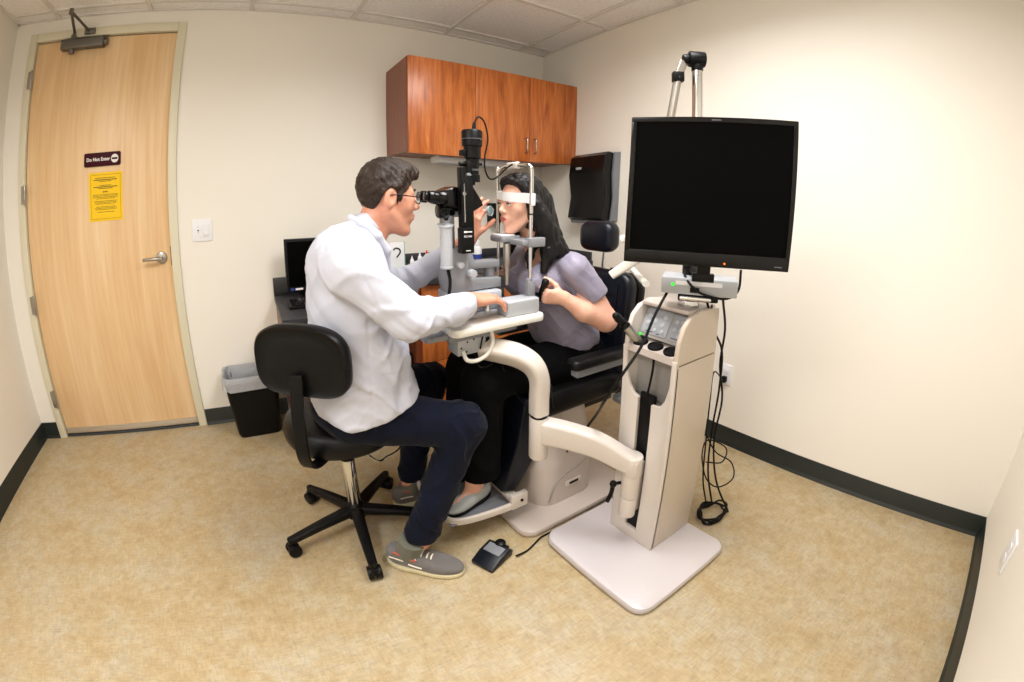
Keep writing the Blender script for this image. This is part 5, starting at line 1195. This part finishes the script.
# ================================================================ THE WOMAN
Hw, wL, wW, wlips = head_fields((2.322, -1.28, 1.264), (-1, -.10, .03), (.03, 0, 1), .95, True)
wLS, wLE, wLW = (2.475, -1.455, 1.015), (2.585, -1.508, .805), (2.405, -1.462, .905)
wRS, wRE, wRW = (2.44, -1.11, 1.01), (2.50, -1.035, .80), (2.365, -1.12, .92)
gax = Vector((-.08, -.50, .86)).normalized(); gc = Vector((2.330, -1.425, .925))
wl, wln, _, _ = hand_fields(wLW, (-.93, .22, .16), gax, True, [(1.15, 1.35, .9), (1.2, 1.4, .9), (1.25, 1.4, .9), (1.3, 1.4, .9)], .88, thumb=(.55, .55, .6), tcurl=(.9, .9))
wr, wrn, _, _ = hand_fields(wRW, (-.93, -.22, .16), (-.08, .5, .86), False, [(1.15, 1.35, .9)]*4, .88, thumb=(.55, .55, .6), tcurl=(.9, .9))
wp = [(ell((2.445, -1.28, .94), (.085, .13, .13)), .05), (ell((2.52, -1.28, .76), (.09, .13, .16)), .06), (ell((2.60, -1.28, .63), (.11, .15, .09)), .05), (cap((2.47, -1.41, 1.03), (2.44, -1.15, 1.03), .036), .04), (cap((2.362, -1.28, 1.19), (2.43, -1.28, 1.03), .043, .05), .02)]
wp += [(f, .02) for f in chain([wLS, wLE, (2.49, -1.486, .850), wLW], [.050, .047, .042, .026])+chain([wRS, wRE, wRW], [.042, .036, .023])]
wHL, wKL, wAL = (2.58, -1.36, .60), (2.105, -1.365, .615), (2.06, -1.36, .20); wHR, wKR, wAR = (2.58, -1.20, .60), (2.105, -1.225, .615), (2.06, -1.22, .20)
wp += [(f, .03) for f in chain([wHL, wKL, wAL], [.08, .05, .032])+chain([wHR, wKR, wAR], [.08, .05, .032])+[cap(wAL, (2.05, -1.362, .155), .03, .026), cap((2.05, -1.362, .15), (1.955, -1.385, .135), .026, .02), cap(wAR, (2.05, -1.22, .155), .03, .026), cap((2.05, -1.22, .15), (1.955, -1.215, .135), .026, .02)]]
wb = U2_(wp); whl = U2_(wl); whr = U2_(wr)
def wom_f(p):
    d = wb(p)
    for bx, g, k in (((2.18, 2.46, -1.40, -1.16, 1.08, 1.42), Hw, .018), ((2.24, 2.44, -1.54, -1.34, .82, 1.02), whl, .010), ((2.20, 2.40, -1.22, -1.04, .82, 1.02), whr, .010)):
        m = (p[:, 0] > bx[0]) & (p[:, 0] < bx[1]) & (p[:, 1] > bx[2]) & (p[:, 1] < bx[3]) & (p[:, 2] > bx[4]) & (p[:, 2] < bx[5])
        if m.any(): d[m] = smin(d[m], g(p[m]), k)
    return d
wom = field_obj('person', wom_f, (1.90, -1.57, .10), (2.74, -.98, 1.41), .003, ['skin_woman', 'lip_woman'], loc=(2.5, -1.28, 0), matfn=lambda c: wlips(c)*1)
wom['label'] = 'dark-haired woman in a lavender grey top leaning her face into the chin rest'; wom['category'] = 'person'; wom['group'] = 'people at the slit lamp'
for sd in (-1, 1):
    b = MB(); b.ball(wW((.0815, sd*.0315, .007)), .0122, n=20); e_ = part(b, 'eye', 'eye', wom)
    b = MB(); b.ball(wW((.0890, sd*.0315, .0075)), (.0058, .0058, .0058)); part(b, 'iris', 'iris', e_)
    b = MB(); b.tube([wW((.0885, sd*.016, .0355)), wW((.088, sd*.032, .0385)), wW((.077, sd*.048, .033))], .0022, 8); part(b, 'eyebrow', 'hair_woman', wom)
    b = MB(); b.tube([wW((.0930, sd*.019, .0085)), wW((.0965, sd*.031, .0125)), wW((.089, sd*.044, .008))], .0019, 6); part(b, 'eyelashes', 'hair_woman', wom)
def hair_w(p):
    q = wL(p); x, y, z = q[:, 0], q[:, 1], q[:, 2]
    d = smin(smin(ell((-.012, 0, .036), (.108, .092, .102))(q), ell((.035, .0, .088), (.066, .066, .036))(q), .03), ell((-.06, 0, -.03), (.075, .082, .095))(q), .04)
    # face opening: centre-left parting, hair sweeping back to the cheek
    fx = np.interp(z, [-.20, -.10, -.05, .0, .03, .06, .085, .11, .15], [.035, .018, .014, .020, .034, .052, .072, .096, .14]).astype(f32)
    d = smax(d, x-fx-.004*np.sin(z*60)+np.minimum(0, .03-np.abs(y))*.0, .008)
    g = smax(x-fx, np.abs(y)*0-.01, .01)
    near = chain([(2.338, -1.360, 1.27), (2.382, -1.378, 1.17), (2.395, -1.388, 1.08), (2.362, -1.395, 1.005)], [.030, .034, .032, .013])
    near2 = chain([(2.37, -1.36, 1.22), (2.43, -1.39, 1.10), (2.468, -1.425, 1.045), (2.50, -1.455, 1.055)], [.04, .036, .020, .006])
    back = chain([(2.40, -1.28, 1.27), (2.452, -1.28, 1.12), (2.515, -1.28, .96)], [.075, .075, .05])
    far = chain([(2.338, -1.20, 1.27), (2.36, -1.185, 1.14), (2.325, -1.175, 1.04)], [.030, .030, .012])
    frontn = chain([(2.375, -1.33, 1.13), (2.340, -1.325, 1.06), (2.335, -1.325, 1.01)], [.018, .016, .006])
    s_ = union(near+near2+back+far+frontn, .02)(p)/.95
    d = smin(d, s_, .02)
    st = np.sin(y*330+6*x*20+2*np.sin(z*25)); st2 = np.sin(x*260+y*120+2.2*np.sin(z*18))
    return (d-.0014*st-.0014*st2)*.95
field_obj('hair', hair_w, (2.20, -1.50, .90), (2.60, -1.10, 1.40), .003, 'hair_woman', wom)
# top
sh_ = [(ell((2.44, -1.28, .945), (.105, .155, .125)), .04), (sph((2.352, -1.335, .935), .062), .05), (sph((2.350, -1.225, .935), .062), .04), (ell((2.515, -1.28, .80), (.118, .152, .13)), .07), (ell((2.565, -1.28, .69), (.150, .168, .10)), .06),
       (cap((2.47, -1.43, 1.030), (2.44, -1.13, 1.030), .046), .04), (cap(wLS, (2.542, -1.485, .905), .060, .060), .03), (cap(wRS, (2.475, -1.07, .905), .058, .058), .03), (cap((2.43, -1.28, 1.03), (2.405, -1.28, 1.06), .07, .05), .03)]
ss = U2_(sh_)
wa, wb2 = A3((2.475, -1.455, 1.015)), A3((2.547, -1.487, .898)); ra, rb_ = A3(wRS), A3((2.478, -1.066, .898))
def top_f(p):
    d = ss(p); x, y, z = p[:, 0], p[:, 1], p[:, 2]; da = np.sqrt(((p-A3((2.46, -1.42, .96)))**2).sum(1)); dw = np.exp(-((z-.76)/.09)**2)
    am = .002+.005*np.exp(-(da/.08)**2)+.0025*dw; d = d+am*(folds(p, 1.9, 2.2)-.9*creases(p, 1.5, 1.1)+.35)-.0012*creases(p, 2.6, .7)
    d = smax(d, .628+.01*np.sin(x*30)-z, .005)
    for a, b_, m in ((wa, wb2, (y < -1.425)), (ra, rb_, (y > -1.13))):
        v = (b_-a)/np.linalg.norm(b_-a); c_ = (p-b_) @ v; m = m & (z < 1.0) & (x > 2.42) & (c_ > -.03) & (np.sqrt((((p-b_)-c_[:, None]*v)**2).sum(1)) < .085)
        d = np.where(m, smax(d, c_, .004), d)
    # scoop neck
    d = smax(d, -ell((2.355, -1.28, 1.085), (.085, .080, .088))(p), .008)
    return d
field_obj('blouse', top_f, (2.24, -1.58, .60), (2.76, -.98, 1.10), .0035, 'shirt', wom)
ts = U2_([(ell((2.60, -1.28, .62), (.145, .175, .085)), .05), (cap(wHL, wKL, .095, .078), .04), (cap(wKL, (2.085, -1.355, .235), .080, .080), .03), (cap(wHR, wKR, .095, .078), .04), (cap(wKR, (2.085, -1.225, .235), .080, .080), .03)])
def trou_f(p):
    d = ts(p)+.0035*folds(p, 1.3, .9); return smax(d, .225-p[:, 2], .006)
field_obj('trousers', trou_f, (1.96, -1.52, .19), (2.78, -1.06, .74), .004, 'trousers', wom)
for yy, dd in ((-1.362, (-1, -.22, 0)), (-1.22, (-1, .05, 0))):
    s0 = shoe((2.125, yy+.005, 0), dd, wom, ('flat', 'black_plastic'), z0=.1155, L_=.215, trim=False)
# hand grips are held vertically
RENAME = {'buttons': 'button', 'handle_wells': 'handle_well', 'indicator_dots': 'indicator_dot', 'socket_holes': 'socket_hole', 'small_marks': 'small_mark', 'side_cheek': 'side_cheek', 'keypad': 'keypad', 'locking_knobs': 'locking_knob', 'thin_cords': 'thin_cord', 'side_screws': 'side_screw', 'stickers': 'sticker', 'tube_caps': 'tube_cap', 'socket_face': 'socket_face', 'front_marks': 'front_mark', 'scale_rings': 'scale_ring', 'shoelace': 'shoelace'}
for o in list(bpy.data.objects):
    k = o.name.split('.')[0]
    if o.type == 'MESH' and k in RENAME:
        for q in islands(o): q.name = RENAME[k]
# ================================================================ LIGHT
w = bpy.data.worlds.new('world'); S.world = w; w.use_nodes = True
w.node_tree.nodes['Background'].inputs[0].default_value = (*rgb(235, 230, 220), 1); w.node_tree.nodes['Background'].inputs[1].default_value = .0
vs = S.view_settings; vs.view_transform = 'Standard'; vs.look = 'None'; vs.gamma = 1; vs.use_curve_mapping = False; vs.exposure = 0.06
for o in list(bpy.data.objects):
    if '_o' in o: del o['_o']
